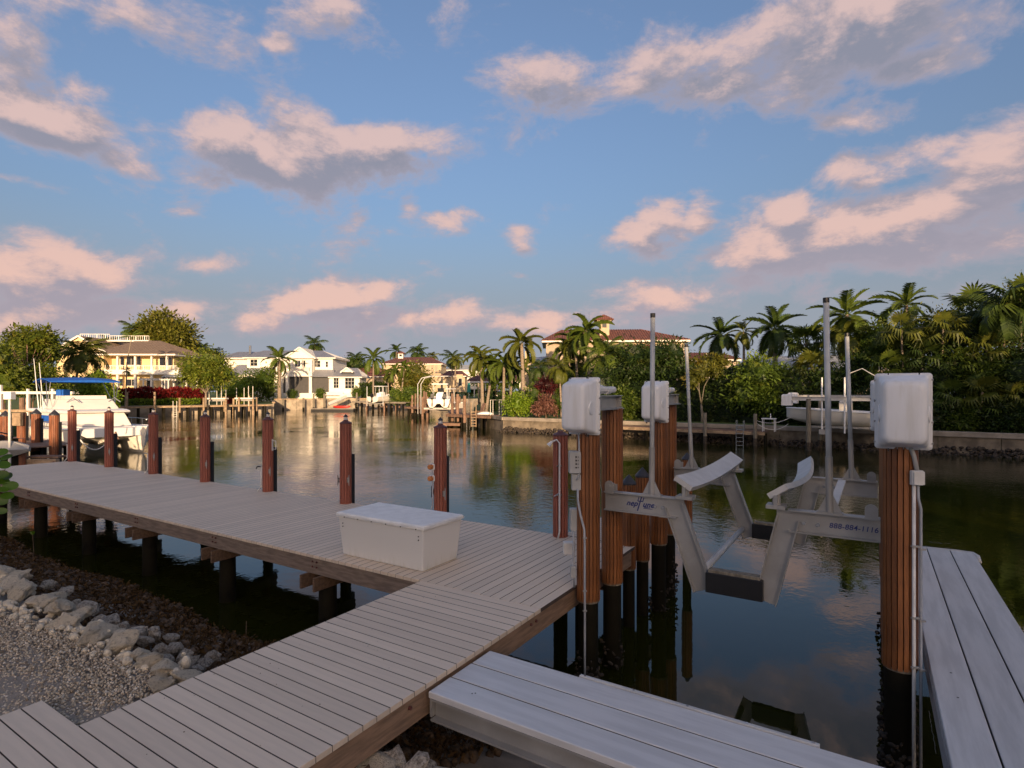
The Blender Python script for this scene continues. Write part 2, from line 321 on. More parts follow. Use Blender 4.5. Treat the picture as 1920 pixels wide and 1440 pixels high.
# dock box fibreglass: green algae and drip stains on its lower half (dirt of its own)
def boxmat():
    m = bpy.data.materials.new('dock_box_fibreglass'); m.use_nodes = True; t = m.node_tree; b = NB(t); p = t.nodes['Principled BSDF']
    tc = b.n('ShaderNodeTexCoord').outputs['Object']; sp = b.n('ShaderNodeSeparateXYZ'); t.links.new(tc, sp.inputs[0])
    n = b.noise(b.v('MULTIPLY', tc, (6, 6, 1.2)), 2.5, 6, .65); k = b.m('ADD', b.m('MULTIPLY', sp.outputs[2], -2.2), b.m('MULTIPLY', n, 1.4))
    c = b.mix(b.rmp(k, .4, 1.7), c4((.70, .68, .64)), c4((.38, .36, .20)))
    b.put(p.inputs['Base Color'], c); p.inputs['Roughness'].default_value = .5; return m
M['box'] = boxmat()
def watermat():
    m = bpy.data.materials.new('canal_water'); m.use_nodes = True; t = m.node_tree; b = NB(t); p = t.nodes['Principled BSDF']
    tc = b.n('ShaderNodeTexCoord').outputs['Object']
    p.inputs['Base Color'].default_value = (.016, .018, .002, 1); p.inputs['Roughness'].default_value = .015; p.inputs['IOR'].default_value = 1.42
    patch = b.rmp(b.noise(tc, .16, 2, .5), .36, .64, .25, 1.)
    rip = b.noise(b.v('MULTIPLY', tc, (1, 1.0, 1)), 3.2, 3, .55, .4); fine = b.noise(tc, 11., 2, .5)
    swell = b.noise(tc, .55, 2, .5)
    sp = b.n('ShaderNodeSeparateXYZ'); t.links.new(tc, sp.inputs[0])
    fw = b.v('DOT_PRODUCT', tc, (FW.x, FW.y, 0)); calm = b.rmp(fw, 7., 20., .07, 1.)
    h = b.m('ADD', b.m('MULTIPLY', rip, b.m('MULTIPLY', patch, .014)), b.m('ADD', b.m('MULTIPLY', fine, b.m('MULTIPLY', patch, .0050)), b.m('MULTIPLY', swell, .008)))
    h = b.m('MULTIPLY', h, calm)
    bn = b.n('ShaderNodeBump'); bn.inputs['Distance'].default_value = 1.; bn.inputs['Strength'].default_value = 1.; b.put(bn.inputs['Height'], h)
    t.links.new(bn.outputs[0], p.inputs['Normal']); return m
M['water'] = watermat()
# ================================================================ WATER, GROUND
DZ = 1.33
wm = MB(); wm.add([(-900, -40, 0), (900, -40, 0), (900, 1200, 0), (-900, 1200, 0)], [(0, 1, 2, 3)])
water = struct(ob('canal_water', wm, M['water']))
bd = MB(); bd.add([(-900, -60, -2.5), (900, -60, -2.5), (900, 1200, -2.5), (-900, 1200, -2.5)], [(0, 1, 2, 3)])
struct(ob('canal_bed', bd, M['soil']))
# near shore: gravel terrace, then a bank that falls under the water
def shore_z(x, y):
    e = 2.55+.10*sin(x*.9)+.05*sin(x*2.3)
    if y < e: return 1.24
    return 1.24-.10-(y-e)*.42
def hn(x, y, k=1.): return .5*(sin(x*3.1*k+y*1.7)+sin(x*1.3*k-y*2.9+1.3)+sin(x*5.7*k+2)*sin(y*4.9*k))
sm = MB(); nx, ny = 150, 44; vs = []; fs = []
for j in range(ny):
    for i in range(nx):
        x = -32+60*i/(nx-1); y = -9+17.5*(j/(ny-1))**.75 if False else -9+18*j/(ny-1)
        z = shore_z(x, y)+(.02*hn(x, y) if y < 2.5 else .05*hn(x, y))
        if x > -5.2 and y < 2.2: z -= 1.0 if x > -3.0 else .12
        if x > -3.0: z = min(z, .75-.16*y+.05*hn(x, y))
        vs.append((x, y, z))
for j in range(ny-1):
    for i in range(nx-1): fs.append((j*nx+i, j*nx+i+1, (j+1)*nx+i+1, (j+1)*nx+i))
sm.add(vs, fs); struct(ob('shore_ground', sm, M['soil'], smooth=True))
# --- numpy scatter helper: many small rotated copies of a base shape in one mesh
def ico(sub=1):
    import bmesh
    bm = bmesh.new(); bmesh.ops.create_icosphere(bm, subdivisions=sub, radius=1); v = np.array([p.co[:] for p in bm.verts]); f = np.array([[q.index for q in p.verts] for p in bm.faces]); bm.free(); return v, f
def np_mesh(name, V_, F_, mt, parent=None, tint=None, smooth=False, loc=None):
    me = bpy.data.meshes.new(name); nv, nf, k = len(V_), len(F_), F_.shape[1]
    me.vertices.add(nv); me.vertices.foreach_set('co', V_.astype(np.float32).ravel())
    me.loops.add(nf*k); me.loops.foreach_set('vertex_index', F_.astype(np.int32).ravel())
    me.polygons.add(nf); me.polygons.foreach_set('loop_start', np.arange(0, nf*k, k, dtype=np.int32))
    if smooth: me.polygons.foreach_set('use_smooth', np.ones(nf, dtype=bool))
    me.update(calc_edges=True)
    if tint is not None:
        a = me.attributes.new('tint', 'FLOAT', 'POINT'); a.data.foreach_set('value', tint.astype(np.float32))
    return link(name, me, mt, parent, loc)
def rotmats(n, rs):
    q = rs.normal(size=(n, 4)); q /= np.linalg.norm(q, axis=1)[:, None]; w, x, y, z = q.T
    return np.stack([1-2*(y*y+z*z), 2*(x*y-z*w), 2*(x*z+y*w), 2*(x*y+z*w), 1-2*(x*x+z*z), 2*(y*z-x*w), 2*(x*z-y*w), 2*(y*z+x*w), 1-2*(x*x+y*y)], 1).reshape(n, 3, 3)
def scatter(name, pts, sizes, mt, rs, base, parent=None, squash=(1, .8, .6), smooth=False):
    bv, bf = base; n = len(pts); R = rotmats(n, rs)
    sc = sizes[:, None]*np.array(squash)[None]*rs.uniform(.75, 1.25, (n, 3))
    v = np.einsum('nij,nkj->nki', R, bv[None]*sc[:, None, :])+pts[:, None, :]
    f = bf[None]+(np.arange(n)*len(bv))[:, None, None]
    return np_mesh(name, v.reshape(-1, 3), f.reshape(-1, bf.shape[1]), mt, parent, np.repeat(rs.uniform(0, 1, n), len(bv)), smooth)
# gravel: colour stone by stone
def gravmat():
    m = bpy.data.materials.new('pea_gravel'); m.use_nodes = True; t = m.node_tree; b = NB(t); p = t.nodes['Principled BSDF']
    a = b.n('ShaderNodeAttribute', attribute_name='tint').outputs['Fac']
    r = b.n('ShaderNodeValToRGB'); t.links.new(a, r.inputs[0]); e = r.color_ramp.elements
    e[0].position = 0; e[0].color = (.20, .155, .11, 1); e[1].position = 1; e[1].color = (.82, .73, .60, 1)
    for q, c in ((.3, (.36, .30, .22)), (.6, (.50, .42, .31)), (.85, (.62, .50, .36))):
        k = e.new(q); k.color = c4(c)
    t.links.new(r.outputs[0], p.inputs['Base Color']); p.inputs['Roughness'].default_value = .8; return m
rs = np.random.RandomState(3)
N_ = 62000
gx = -3.4-14.5*rs.uniform(0, 1, N_)**1.15; gy = rs.uniform(.9, 2.75, N_)
lim = 2.66+.10*np.sin(gx*.9)+.05*np.sin(gx*2.3); keep = (gy < lim) & ~((gx > -5.12) & (gx < -3.26)) & ~((gx > -5.8) & (gx < -3.2) & (gy < 1.8)); gx = gx[keep]; gy = gy[keep]
gx = np.concatenate([gx, rs.uniform(-3.25, -1.9, 1500)]); gy = np.concatenate([gy, rs.uniform(2.2, 3.2, 1500)])
gz = np.where(gx > -3.3, .86, 1.235)+rs.uniform(-.006, .014, len(gx))
stuff(tag(scatter('gravel', np.stack([gx, gy, gz], 1), rs.uniform(.008, .0155, len(gx)), gravmat(), rs, ico(1), squash=(1, .8, .65)), 'loose grey and tan pebble gravel beside the walkway', 'gravel'))
# rocks ------------------------------------------------------------
def rockmesh(name, seed, sub=3, amp=.32, fl=.75):
    v, f = ico(sub); r_ = np.random.RandomState(seed); d = np.ones(len(v))
    for k, a in ((1.4, 1.), (2.9, .6), (6.0, .34), (12., .2), (22., .1)):
        ph = r_.uniform(0, 6, 3); D = r_.normal(size=(3, 3))*k
        q = v@D.T+ph; d += amp*a*.5*(np.sin(q[:, 0])*np.cos(q[:, 1])+1-1.6*np.abs(np.sin(q[:, 2]+q[:, 0])))
    for _ in range(5):   # broken flat faces
        nn = r_.normal(size=3); nn /= np.linalg.norm(nn); s = v@nn; lim = r_.uniform(.5, .75); d = np.where(s*d > lim, lim/np.maximum(s, .01), d)
    w = v*d[:, None]; w[:, 2] *= fl; me = bpy.data.meshes.new(name); me.from_pydata(w.tolist(), [], f.tolist()); me.update()
    me.polygons.foreach_set('use_smooth', [sub > 2]*len(me.polygons)); return me
RM = [rockmesh('boulder', s, 4, .36, .7) for s in range(7)]; RG = [rockmesh('riprap', 20+s, 2, .38) for s in range(7)]
for m_ in RM: m_.materials.append(M['rock'])
for m_ in RG: m_.materials.append(M['rockg'])
def rock(me, p, s, rz, lab, grp_, cat='boulder', name='limestone_boulder'):
    o = bpy.data.objects.new(name, me); COL.objects.link(o); o.location = p; o.scale = s; o.rotation_euler = (.35*sin(rz*3), .35*cos(rz*5), rz); return tag(o, lab, cat, grp_)
rr = random.Random(5)
look = ['pale limestone boulder', 'cream pitted boulder', 'whitish rough boulder', 'tan limestone boulder']
bl = [(345,1268,.20),(312,1250,.21),(278,1240,.17),(300,1282,.17),(262,1222,.17),(225,1205,.27),(178,1185,.30),(150,1150,.19),(122,1165,.24),(108,1140,.26),(85,1128,.22),(60,1126,.20),(36,1112,.25),(50,1102,.22),(18,1098,.26),(26,1082,.24),(4,1076,.26),(-14,1072,.28),(98,1118,.18),(-30,1062,.3)]
for i, (px, py, s) in enumerate(bl):
    p = G(px, py, 1.28); rock(RM[i % 7], (p.x, p.y, 1.27), (s*rr.uniform(.68, .9), s*rr.uniform(.52, .68), s*rr.uniform(.48, .66)), rr.uniform(0, 6), '%s, %s along the gravel edge counted away from the walkway' % (look[i % 4], ordn(i)), 'pale limestone boulders edging the gravel')
gl = [(160,1138,.20),(185,1160,.13),(205,1162,.17),(192,1178,.14),(225,1176,.18),(262,1180,.2),(290,1182,.19),(272,1196,.15),(245,1196,.14),(322,1192,.16),(325,1212,.18),(300,1212,.15),(345,1222,.14),(360,1236,.13),(310,1232,.14),(382,1240,.12),(372,1250,.1),(140,1128,.12),(398,1224,.13),(120,1105,.15),(90,1092,.16),(345,1250,.10)]
for i, (px, py, s) in enumerate(gl):
    z = 1.02 if py > 1150 else 1.05
    p = G(px, py, z); rock(RG[i % 7], (p.x, p.y, z-.03), (s*rr.uniform(.68, .9), s*rr.uniform(.55, .75), s*.62), rr.uniform(0, 6), 'grey riprap stone, %s from the boulder at the left below the pale row' % ordn(i) if i < 20 else 'small grey riprap stone close under the pale boulder row, %s' % ('beside its far end' if i == 20 else 'beside the walkway'), 'grey riprap stones below the pale boulders', 'stone', 'riprap_stone')
nl = [(648,1418,.20,'pointed grey-white boulder in front of the walkway beam'),(676,1432,.13,'small pale stone between the pointed grey boulder and the tan one'),(706,1425,.22,'round tan boulder at the bottom edge beside the walkway'),(692,1408,.11,'small grey stone behind the round tan boulder'),(742,1420,.17,'dark grey pitted boulder right of the round tan boulder'),(740,1440,.12,'small grey stone under the dark pitted boulder'),(780,1430,.17,'blocky grey boulder below the metal catwalk corner'),(800,1424,.12,'brownish stone behind the blocky grey boulder'),(822,1442,.14,'pale flat stone at the right end of the rocks by the catwalk'),(622,1440,.12,'small grey stone half buried in gravel under the walkway beam')]
for i, (px, py, s, lab) in enumerate(nl):
    p = G(px, py, .98); rock(RM[(i*3+1) % 7] if i in (0, 1, 2, 8) else RG[i % 7], (p.x, p.y, .93), (s, s*.85, s*.8), rr.uniform(0, 6), lab, 'rocks beside the walkway and catwalk')
# algae covered bank: lumpy stones no one could count
n = 5200; ax = rs.uniform(-24, 4, n); ay = rs.uniform(2.7, 5.75, n); az_ = np.array([shore_z(x, y) for x, y in zip(ax, ay)])
az_ = np.where(ax > -3.2, np.minimum(az_, .70-.16*ay), az_)+rs.uniform(.0, .06, n)
kp = (ay > 2.9+.2*np.sin(ax*1.7)) & (az_ > -.12); ax, ay, az_ = ax[kp], ay[kp], az_[kp]
stuff(tag(scatter('algae_covered_stones', np.stack([ax, ay, az_], 1), rs.uniform(.03, .085, len(ax)), M['algae'], rs, ico(1), squash=(1, .85, .7)), 'brown algae-covered small stones sloping into the dark water', 'stones'))
n = 42000; ax = rs.uniform(-24, 3, n); ay = rs.uniform(3.1, 5.75, n); az_ = np.array([shore_z(x, y) for x, y in zip(ax, ay)])
az_ = np.where(ax > -3.2, np.minimum(az_, .70-.16*ay), az_)+rs.uniform(.02, .10, n); kp = az_ > -.06
seav = np.array([[-1, -.3, 0], [1, -.25, .2], [.8, .3, .1], [-.9, .3, -.1]]); seaf = np.array([[0, 1, 2, 3]])
M['weed'] = leafmat('brown_seaweed', (.045, .022, .007), (.16, .085, .025), (.09, .05, .015), .1, .7)
stuff(tag(scatter('seaweed', np.stack([ax, ay, az_], 1)[kp], rs.uniform(.018, .05, kp.sum()), M['weed'], rs, (seav, seaf), squash=(1, 1, 1)), 'ruffled brown seaweed growing over the bank stones', 'seaweed'))
# ================================================================ MAIN DOCK
bw, pitch = .1388, .1445
dock = thing('wooden_dock', 'long grey-brown composite dock with walkway running over dark water', 'dock', (-5.1, 5.8, DZ))
XL, XR, YF, YB = -24.55, -3.27, 5.80, 8.95
def board(par, sx, sy, x, y, z, mt, cache={}):
    k = (round(sx, 3), round(sy, 3), mt)
    if k not in cache:
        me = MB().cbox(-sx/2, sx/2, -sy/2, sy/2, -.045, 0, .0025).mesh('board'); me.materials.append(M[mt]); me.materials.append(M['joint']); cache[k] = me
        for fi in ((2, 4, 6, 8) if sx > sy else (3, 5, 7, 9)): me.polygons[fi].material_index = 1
    o = link('board', cache[k], None, par, (x-par.location.x, y-par.location.y, z-par.location.z)); return o
x = XR-bw/2; i = 0
holes = [(-24.4+2.9*k, 8.87) for k in range(0)]
while x > XL:
    board(dock, bw, YB-YF-.01, x, (YF+YB)/2, DZ, 'deckY'); x -= pitch; i += 1
y = YF-.004-bw/2
while y > 1.85:
    board(dock, 1.83, bw, (-5.10-3.27)/2, y, DZ, 'deck'); y -= pitch
while y > -.6:
    board(dock, 2.50, bw, (-5.77-3.27)/2, y, DZ, 'deck'); y -= pitch
fx = -3.35-.545; y = 8.98+bw/2
while y < 11.7: board(dock, 1.00, bw, -4.10, y, DZ, 'deck'); y += pitch
def part(nm, mb, mt, par, **k): return ob(nm, mb, M[mt], par, wpar=True, **k)
z1 = DZ-.047
for nm, bx_ in (('fascia', (XL+.01, -5.12, YF+.03, YF+.07)), ('fascia', (XL+.01, XR-.12, YB-.08, YB-.04)), ('side_beam', (-3.34, -3.30, 1.0, YB-.1)), ('fascia', (-5.09, -5.05, 1.0, YF+.02)), ('fascia', (XL+.02, XL+.06, YF+.08, YB-.1)), ('fascia', (-3.66, -3.62, YB, 11.65)), ('fascia', (-4.57, -4.53, YB, 11.65))):
    x0, x1, y0, y1 = bx_; part(nm, MB().box(x0, x1, y0, y1, z1-.25, z1), 'stringerY' if nm == 'side_beam' else 'stringerF', dock)
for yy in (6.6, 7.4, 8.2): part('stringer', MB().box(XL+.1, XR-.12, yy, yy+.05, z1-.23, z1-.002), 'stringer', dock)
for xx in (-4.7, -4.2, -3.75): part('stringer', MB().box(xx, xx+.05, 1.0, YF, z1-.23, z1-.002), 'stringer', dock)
PX = [-24.35, -21.5, -18.6, -15.75, -12.9, -10.05, -7.3, -4.6]
def plain_pile(x, y, z0, z1_, r=.135):
    m = MB(); m.lathe([(r*1.08, z0), (r*1.05, .4), (r, 1.0), (r, z1_)], 14, (x, y, 0)); return m
for x in PX[:-1]:
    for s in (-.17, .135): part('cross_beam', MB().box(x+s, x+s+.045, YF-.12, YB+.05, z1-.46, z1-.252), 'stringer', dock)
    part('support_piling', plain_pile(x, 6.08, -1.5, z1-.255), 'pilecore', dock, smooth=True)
for (x, y) in ((-3.75, 5.0), (-4.85, 4.75), (-3.75, 3.2), (-4.85, 3.2), (-3.85, 8.2)):
    part('support_piling', plain_pile(x, y, -1.5, z1-.255, .12), 'pilecore', dock, smooth=True)
    part('cross_beam', MB().box(-5.0, -3.36, y-.16, y-.12, z1-.44, z1-.252), 'stringer', dock)
def dark_joints(o, faces):  # puts the painted gap shade on the inner plank sides
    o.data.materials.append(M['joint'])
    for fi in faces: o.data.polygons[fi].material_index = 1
def bolts(pts, par, r=.014, mt='capred'):
    for p, d in pts:
        d = Vector(d); m = MB().tube([Vector(p), Vector(p)+d*.02], r, 6); part('bolt', m, mt, par)
bolts([((-3.30, y, 1.2), (1, 0, 0)) for y in (3.6, 5.62, 5.74)], dock, .018)
bolts([((x+dx, YF+.03, 1.18+dz), (0, -1, 0)) for x in PX[2:7] for dx in (-.05, .05) for dz in (-.04, .04)], dock, .015)
# ================================================================ DOCK PILINGS
def fluted(z0, z1_, r=.128, nb=13, depth=.022):
    pr = []
    for k in range(nb):
        a0 = 2*pi*k/nb; w = 2*pi/nb
        for t, rr_ in ((.02, r-depth), (.14, r), (.50, r+.004), (.82, r), (.92, r-depth)): pr.append((rr_*cos(a0+w*t), rr_*sin(a0+w*t)))
    return MB().prism(pr, z0, z1_)
def cleat(par, ang, z, r=.13, nm='cleat', mt='galv', rad=.128):
    d = Vector((cos(ang), sin(ang), 0)); m = MB(); c = d*(rad+.005); t = Vector((-d.y, d.x, 0))
    m.beam(c+Vector((0, 0, z-.055)), c+Vector((0, 0, z+.055)), .05, .012, d)
    for s in (-.035, .035): m.tube([c+Vector((0, 0, z+s)), c+d*.045+Vector((0, 0, z+s))], .010, 6)
    m.tube([c+d*.050+Vector((0, 0, z-.12)), c+d*.045+Vector((0, 0, z-.06)), c+d*.042+Vector((0, 0, z)), c+d*.045+Vector((0, 0, z+.06)), c+d*.050+Vector((0, 0, z+.12))], [.006, .011, .012, .011, .006], 6)
    ob(nm, m, M[mt], par)
plabs = ['reddish-brown fluted piling at the far left corner of the long dock', 'reddish-brown piling second from the dock corner, with small lantern in front of the boat bow',
 'third reddish-brown piling from the dock corner with a white hose pipe at its left', 'fourth reddish-brown dock piling from the corner, standing in front of open water', 'reddish-brown dock piling with a white grab handle on its right side',
 'reddish-brown dock piling directly behind the left end of the white dock box', 'reddish-brown dock piling with two round orange outlets', 'reddish-brown piling with a white hose pipe beside the lift control boxes']
ang0 = math.atan2(-.35, 1)
for i, x in enumerate(PX):
    t = thing('dock_piling', plabs[i], 'piling', (x, 8.87, DZ), 0, 'reddish brown pilings along the dock')
    top = 1.80 if i < 7 else 1.76
    ob('pile_wrap', fluted(-.30, top), M['pilewrap'], t)
    ob('pile_foot', MB().lathe([(.13, -3), (.12, -.31)], 14), M['pilecore'], t, smooth=True)
    ob('pile_cap', MB().lathe([(.138, top-.002), (.138, top+.02), (.06, top+.060), (.045, top+.085)], 18), M['capred'], t)
    if i in (0, 1, 2, 3, 4, 5, 6):
        l = ob('lantern', MB().lathe([(.048, top+.085), (.055, top+.095), (.038, top+.10), (.038, top+.15)], 10), M['pvc'], t)
        ob('lantern_cap', MB().lathe([(.058, top+.152), (.055, top+.165), (.02, top+.195), (.004, top+.215)], 12), M['cap'], l)
    if i < 7:
        ob('rubber_fender', MB().cbox(-.036, .036, .145, .235, -.6, 1.10+.12*(i == 6), .01), M['rubber'], t)
        cleat(t, ang0, .50+.02*(i % 3))
        if i in (5, 6): cleat(t, pi+.5, .52, mt='rubber')
def hosepipe(root, x0, y0, ztop, zb=.0):
    p = thing('hose_pipe', '', 'pipe', root)
    return p
def pipe_thing(lab, base, pts, r, mt, extra=None):
    t = thing('water_pipe', lab, 'pipe', base, 0, 'water pipes standing by pilings'); ob('pipe', MB().tube(pts, r, 8), M[mt], t, smooth=True)
    if extra:
        for nm, m_, q in extra: ob(nm, m_, M[q], t)
    return t
def side(i, off, f=.16): # position at camera-left of a piling
    b_ = Vector((PX[i], 8.87, DZ)); return b_-RT*f-FW*off
for i, h, lab in ((0, .62, 'short white hose pipe at the far left dock corner piling'), (2, .62, 'white hose pipe with silver tap beside the third piling'), (4, .62, 'white hose pipe with dark tap beside the handle piling')):
    c = side(i, .02); e = -RT
    ex = [('tap', MB().tube([e*.0+Vector((0, 0, h)), e*.10+Vector((0, 0, h+.01)), e*.13+Vector((0, 0, h-.05))], .014, 6), 'metal' if i == 2 else 'rubber')]
    pipe_thing(lab, c, [e*.09-FW*.02, e*.05+Vector((0, 0, .06)), Vector((0, 0, .12)), Vector((0, 0, h))], .016, 'pvc', ex if i else None)
c = side(6, .05, .15); e = -RT
t = thing('dock_outlets', 'two round orange outlets on a white conduit beside a piling', 'outlet', c)
ob('conduit', MB().tube([e*.06, e*.03+Vector((0, 0, .15)), Vector((0, 0, .28)), Vector((0, 0, 1.0))], .014, 8), M['conduit'], t, smooth=True)
for z in (.80, 1.03):
    bxo = ob('outlet_box', MB().cbox(-.05, .05, -.04, .04, z-.055, z+.055, .008, Matrix.Rotation(TH, 4, 'Z')), M['pvc'], t)
    d = (-FW-RT*.6).normalized(); ob('outlet_cover', MB().tube([d*.03+Vector((0, 0, z)), d*.10+Vector((0, 0, z)), d*.115+Vector((0, 0, z))], [.05, .05, .035], 14), M['orange'], t)
# grab handle on piling E
b_ = Vector((PX[4], 8.87, DZ)); d = (RT-FW*.3).normalized()
t = thing('grab_handle', 'white square grab handle fixed to a reddish-brown piling', 'handle', b_+d*.135)
mm = MB(); mm.beam((0, 0, 1.03), (0, 0, 1.32), .04, .012, d)
mm.tube([(0, 0, 1.07), d*.10+Vector((0, 0, 1.07)), d*.10+Vector((0, 0, 1.28)), Vector((0, 0, 1.28))], .011, 6); ob('grab_bar', mm, M['pvc'], t)
# hose pipe beside piling H
c = Vector((PX[7], 8.87, DZ))-RT*.03-FW*.16; e = -RT
t = pipe_thing('tall white water pipe with shower head on the piling by the lift', c, [e*.03-FW*.02, Vector((0, 0, .12)), Vector((0, 0, 1.64)), e*.05+Vector((0, 0, 1.70)), e*.14+Vector((0, 0, 1.66))], .016, 'pvc')
ob('shower_head', MB().tube([e*.13+Vector((0, 0, 1.67)), e*.19+Vector((0, 0, 1.60))], [.018, .04], 10), M['white'], t)
for z in (.75, 1.25): ob('valve', MB().tube([e*.05+Vector((0, 0, z)), -e*.04+Vector((0, 0, z))], .014, 6), M['metal'], t); 
ob('valve_lever', MB().tube([e*.10+Vector((0, 0, .72)), Vector((0, 0, .78))], .01, 5), M['metal'], t)
# ================================================================ DOCK BOX
bxl = thing('dock_box', 'long white fibreglass dock box with green stains near its foot', 'dock box', (-6.1, 6.47, DZ+.002))
def frus(x0, x1, y0, y1, z0, z1_, tx, ty):
    m = MB(); vs = [(x0+tx, y0+ty, z0), (x1-tx, y0+ty, z0), (x1-tx, y1-ty, z0), (x0+tx, y1-ty, z0), (x0, y0, z1_), (x1, y0, z1_), (x1, y1, z1_), (x0, y1, z1_)]
    return m.add(vs, [(3, 2, 1, 0), (4, 5, 6, 7), (0, 1, 5, 4), (1, 2, 6, 5), (2, 3, 7, 6), (3, 0, 4, 7)])
ob('box_body', frus(-.90, .83, -.44, .44, 0, .60, .05, .05), M['box'], bxl, bevel=.02)
lid = ob('lid', MB().cbox(-.93, .86, -.465, .46, .600, .665, .02), M['boxlid'], bxl, bevel=.012)
for k in range(6): ob('rivet', MB().tube([(-.72+.29*k, -.474, .61), (-.72+.29*k, -.484, .61)], .010, 6), M['metal'], lid)
for sx in (-.80, .74):
    for z in (.50, .45): ob('screw', MB().tube([(sx, -.431, z), (sx, -.442, z)], .009, 6), M['black'], bxl)
# ================================================================ ALUMINIUM CATWALK
AZ = 1.275
cw = thing('metal_catwalk', 'pale silvery aluminium plank catwalk leading from the walkway to the right', 'catwalk', (-3.24, 4.25, AZ))
for k in range(3):
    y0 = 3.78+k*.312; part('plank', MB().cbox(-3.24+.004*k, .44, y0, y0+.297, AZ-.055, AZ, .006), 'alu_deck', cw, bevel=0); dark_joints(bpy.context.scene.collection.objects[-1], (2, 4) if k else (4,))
for y0 in (3.80, 4.62):
    m = MB(); m.ibeam((-3.22, y0+.055, AZ-.155), (.44, y0+.055, AZ-.155), .15, .19, .016); part('girder', m, 'galv', cw)
part('edge_rail', MB().cbox(-2.25, -.32, 4.705, 4.745, AZ-.03, AZ+.012, .006), 'alubright', cw)
bolts([((-2.2+.46*k, 4.725, AZ+.01), (0, 0, .3)) for k in range(5)], cw, .012, 'metal')
bolts([((-2.9+.02*k, 3.95+.02*k, AZ-.012), (0, 0, .7)) for k in range(2)], cw, .008, 'black')
part('end_plate', MB().box(-3.245, -3.225, 3.80, 4.70, AZ-.23, AZ-.04), 'galv', cw)
cf = thing('metal_finger_pier', 'pale grey aluminium plank finger pier at the right beyond the big piling', 'finger pier', (.92, 7, AZ))
for k in range(3):
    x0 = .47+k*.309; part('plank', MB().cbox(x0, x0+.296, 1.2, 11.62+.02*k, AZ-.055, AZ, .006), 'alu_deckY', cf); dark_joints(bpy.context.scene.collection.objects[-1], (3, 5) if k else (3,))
for x0 in (.475, 1.32):
    m = MB(); m.ibeam((x0+.03, 1.2, AZ-.155), (x0+.03, 11.6, AZ-.155), .09, .19, .014, ); part('girder', m, 'galv', cf)
part('end_bumper', MB().tube([(.5, 11.67, AZ-.03), (1.2, 11.69, AZ-.02), (1.38, 11.66, AZ-.02), (1.42, 11.55, AZ-.03), (1.41, 11.3, AZ-.05)], .035, 8), 'alubright', cf, smooth=True)
for yy in (5.2, 6.4, 8.0, 9.6, 11.2): part('cross_brace', MB().box(.51, 1.33, yy, yy+.06, AZ-.2, AZ-.05), 'galv', cf)
bolts([((.62, y_, AZ-.012), (0, 0, .7)) for y_ in (6.1, 6.6, 5.0)], cf, .009, 'black')
# ================================================================ LIFT PILINGS
def slat_pile(nm, lab, x, y, z0, z1_, r, ns, old='slat', group='varnished slatted lift pilings', cone=False, core='pilecore'):
    t = thing(nm, lab, 'piling', (x, y, 0), 0, group)
    ob('pile_core', MB().lathe([(r*.86, -2), (r*.84, z0), (r*.84, z1_-.01)], 18), M[core], t, smooth=True)
    w = 2*pi*r/ns*.80; me = MB().cbox(-w/2, w/2, -.010, .011, z0, z1_, .003).mesh('slat'); me.materials.append(M[old])
    for k in range(ns):
        a = 2*pi*k/ns; o = link('slat', me, None, t, (r*.93*sin(a), -r*.93*cos(a), .008*math.sin(k*12.9)), a)
    ob('collar', MB().lathe([(r*.95, z0-.02), (r*.98, z0+.015)], 18), M['greywood'], t)
    if cone:
        q = ob('pile_cap', MB().lathe([(r*1.08, z1_), (r*1.08, z1_+.025), (.01, z1_+.025+r*1.15)], 18), M['cap'], t)
    return t
LP = [(-3.10, 6.76), (-3.10, 7.56), (-3.19, 9.92), (-3.26, 10.72), (.235, 6.76), (.235, 7.56), (.25, 9.9), (.25, 10.7)]
LL = ['tall varnished slatted piling with grey control boxes at the dock corner', 'tall varnished slatted piling second from the dock corner, hung with a lift cable', 'varnished slatted piling under the smaller white cover behind the guide pole', 'varnished slatted piling right behind the one under the smaller white cover',
      'large varnished slatted piling at the right carrying two white conduits', 'varnished slatted piling hidden close behind the large right piling', 'far slatted piling under the second right-hand cover', 'farthest slatted piling behind the right-hand covers']
for i, (x, y) in enumerate(LP): slat_pile('lift_piling', LL[i], x, y, 1.18, 3.62, .150, 19)
for (x, y, zt, lab, r) in ((-3.39, 8.98, 2.33, 'short slatted piling with dark cone cap nearest the tall pair of pilings', .115), (-3.36, 9.56, 2.38, 'short slatted piling with cone cap and pale band by the guide pole', .12), (-3.42, 12.6, 2.36, 'short cone-capped piling at the far end of the finger dock', .11), (-3.6, 11.9, 2.25, 'small grey-capped stub piling behind the far lift piling', .10)):
    slat_pile('capped_piling', lab, x, y, .95, zt, r, 16, group='short cone-capped pilings', cone=True)
# oysters round the pile feet
def oysters(x, y, r, n, zmax, sd):
    r_ = np.random.RandomState(sd); a = r_.uniform(0, 2*pi, n); z = r_.uniform(-.15, zmax, n)*r_.uniform(.3, 1, n); rad = r+r_.uniform(-.04, .05, n)*np.clip(1-z/zmax, 0, 1)-.01
    return np.stack([x+rad*np.cos(a), y+rad*np.sin(a), z], 1)
pts = [oysters(x, y, .15, 230 if i in (0, 4) else 70, .62 if i == 4 else .5, i) for i, (x, y) in enumerate(LP)]
pts += [oysters(.235, 7.56, .16, 160, 1.15, 77), oysters(-3.26, 10.72, .15, 90, .9, 78)]
pts = np.concatenate(pts)
stuff(tag(scatter('oyster_growth', pts, rs.uniform(.015, .05, len(pts)), M['oyster'], rs, ico(1), squash=(1, .7, .35)), 'dark oyster clumps round the piling feet at the waterline', 'oysters'))
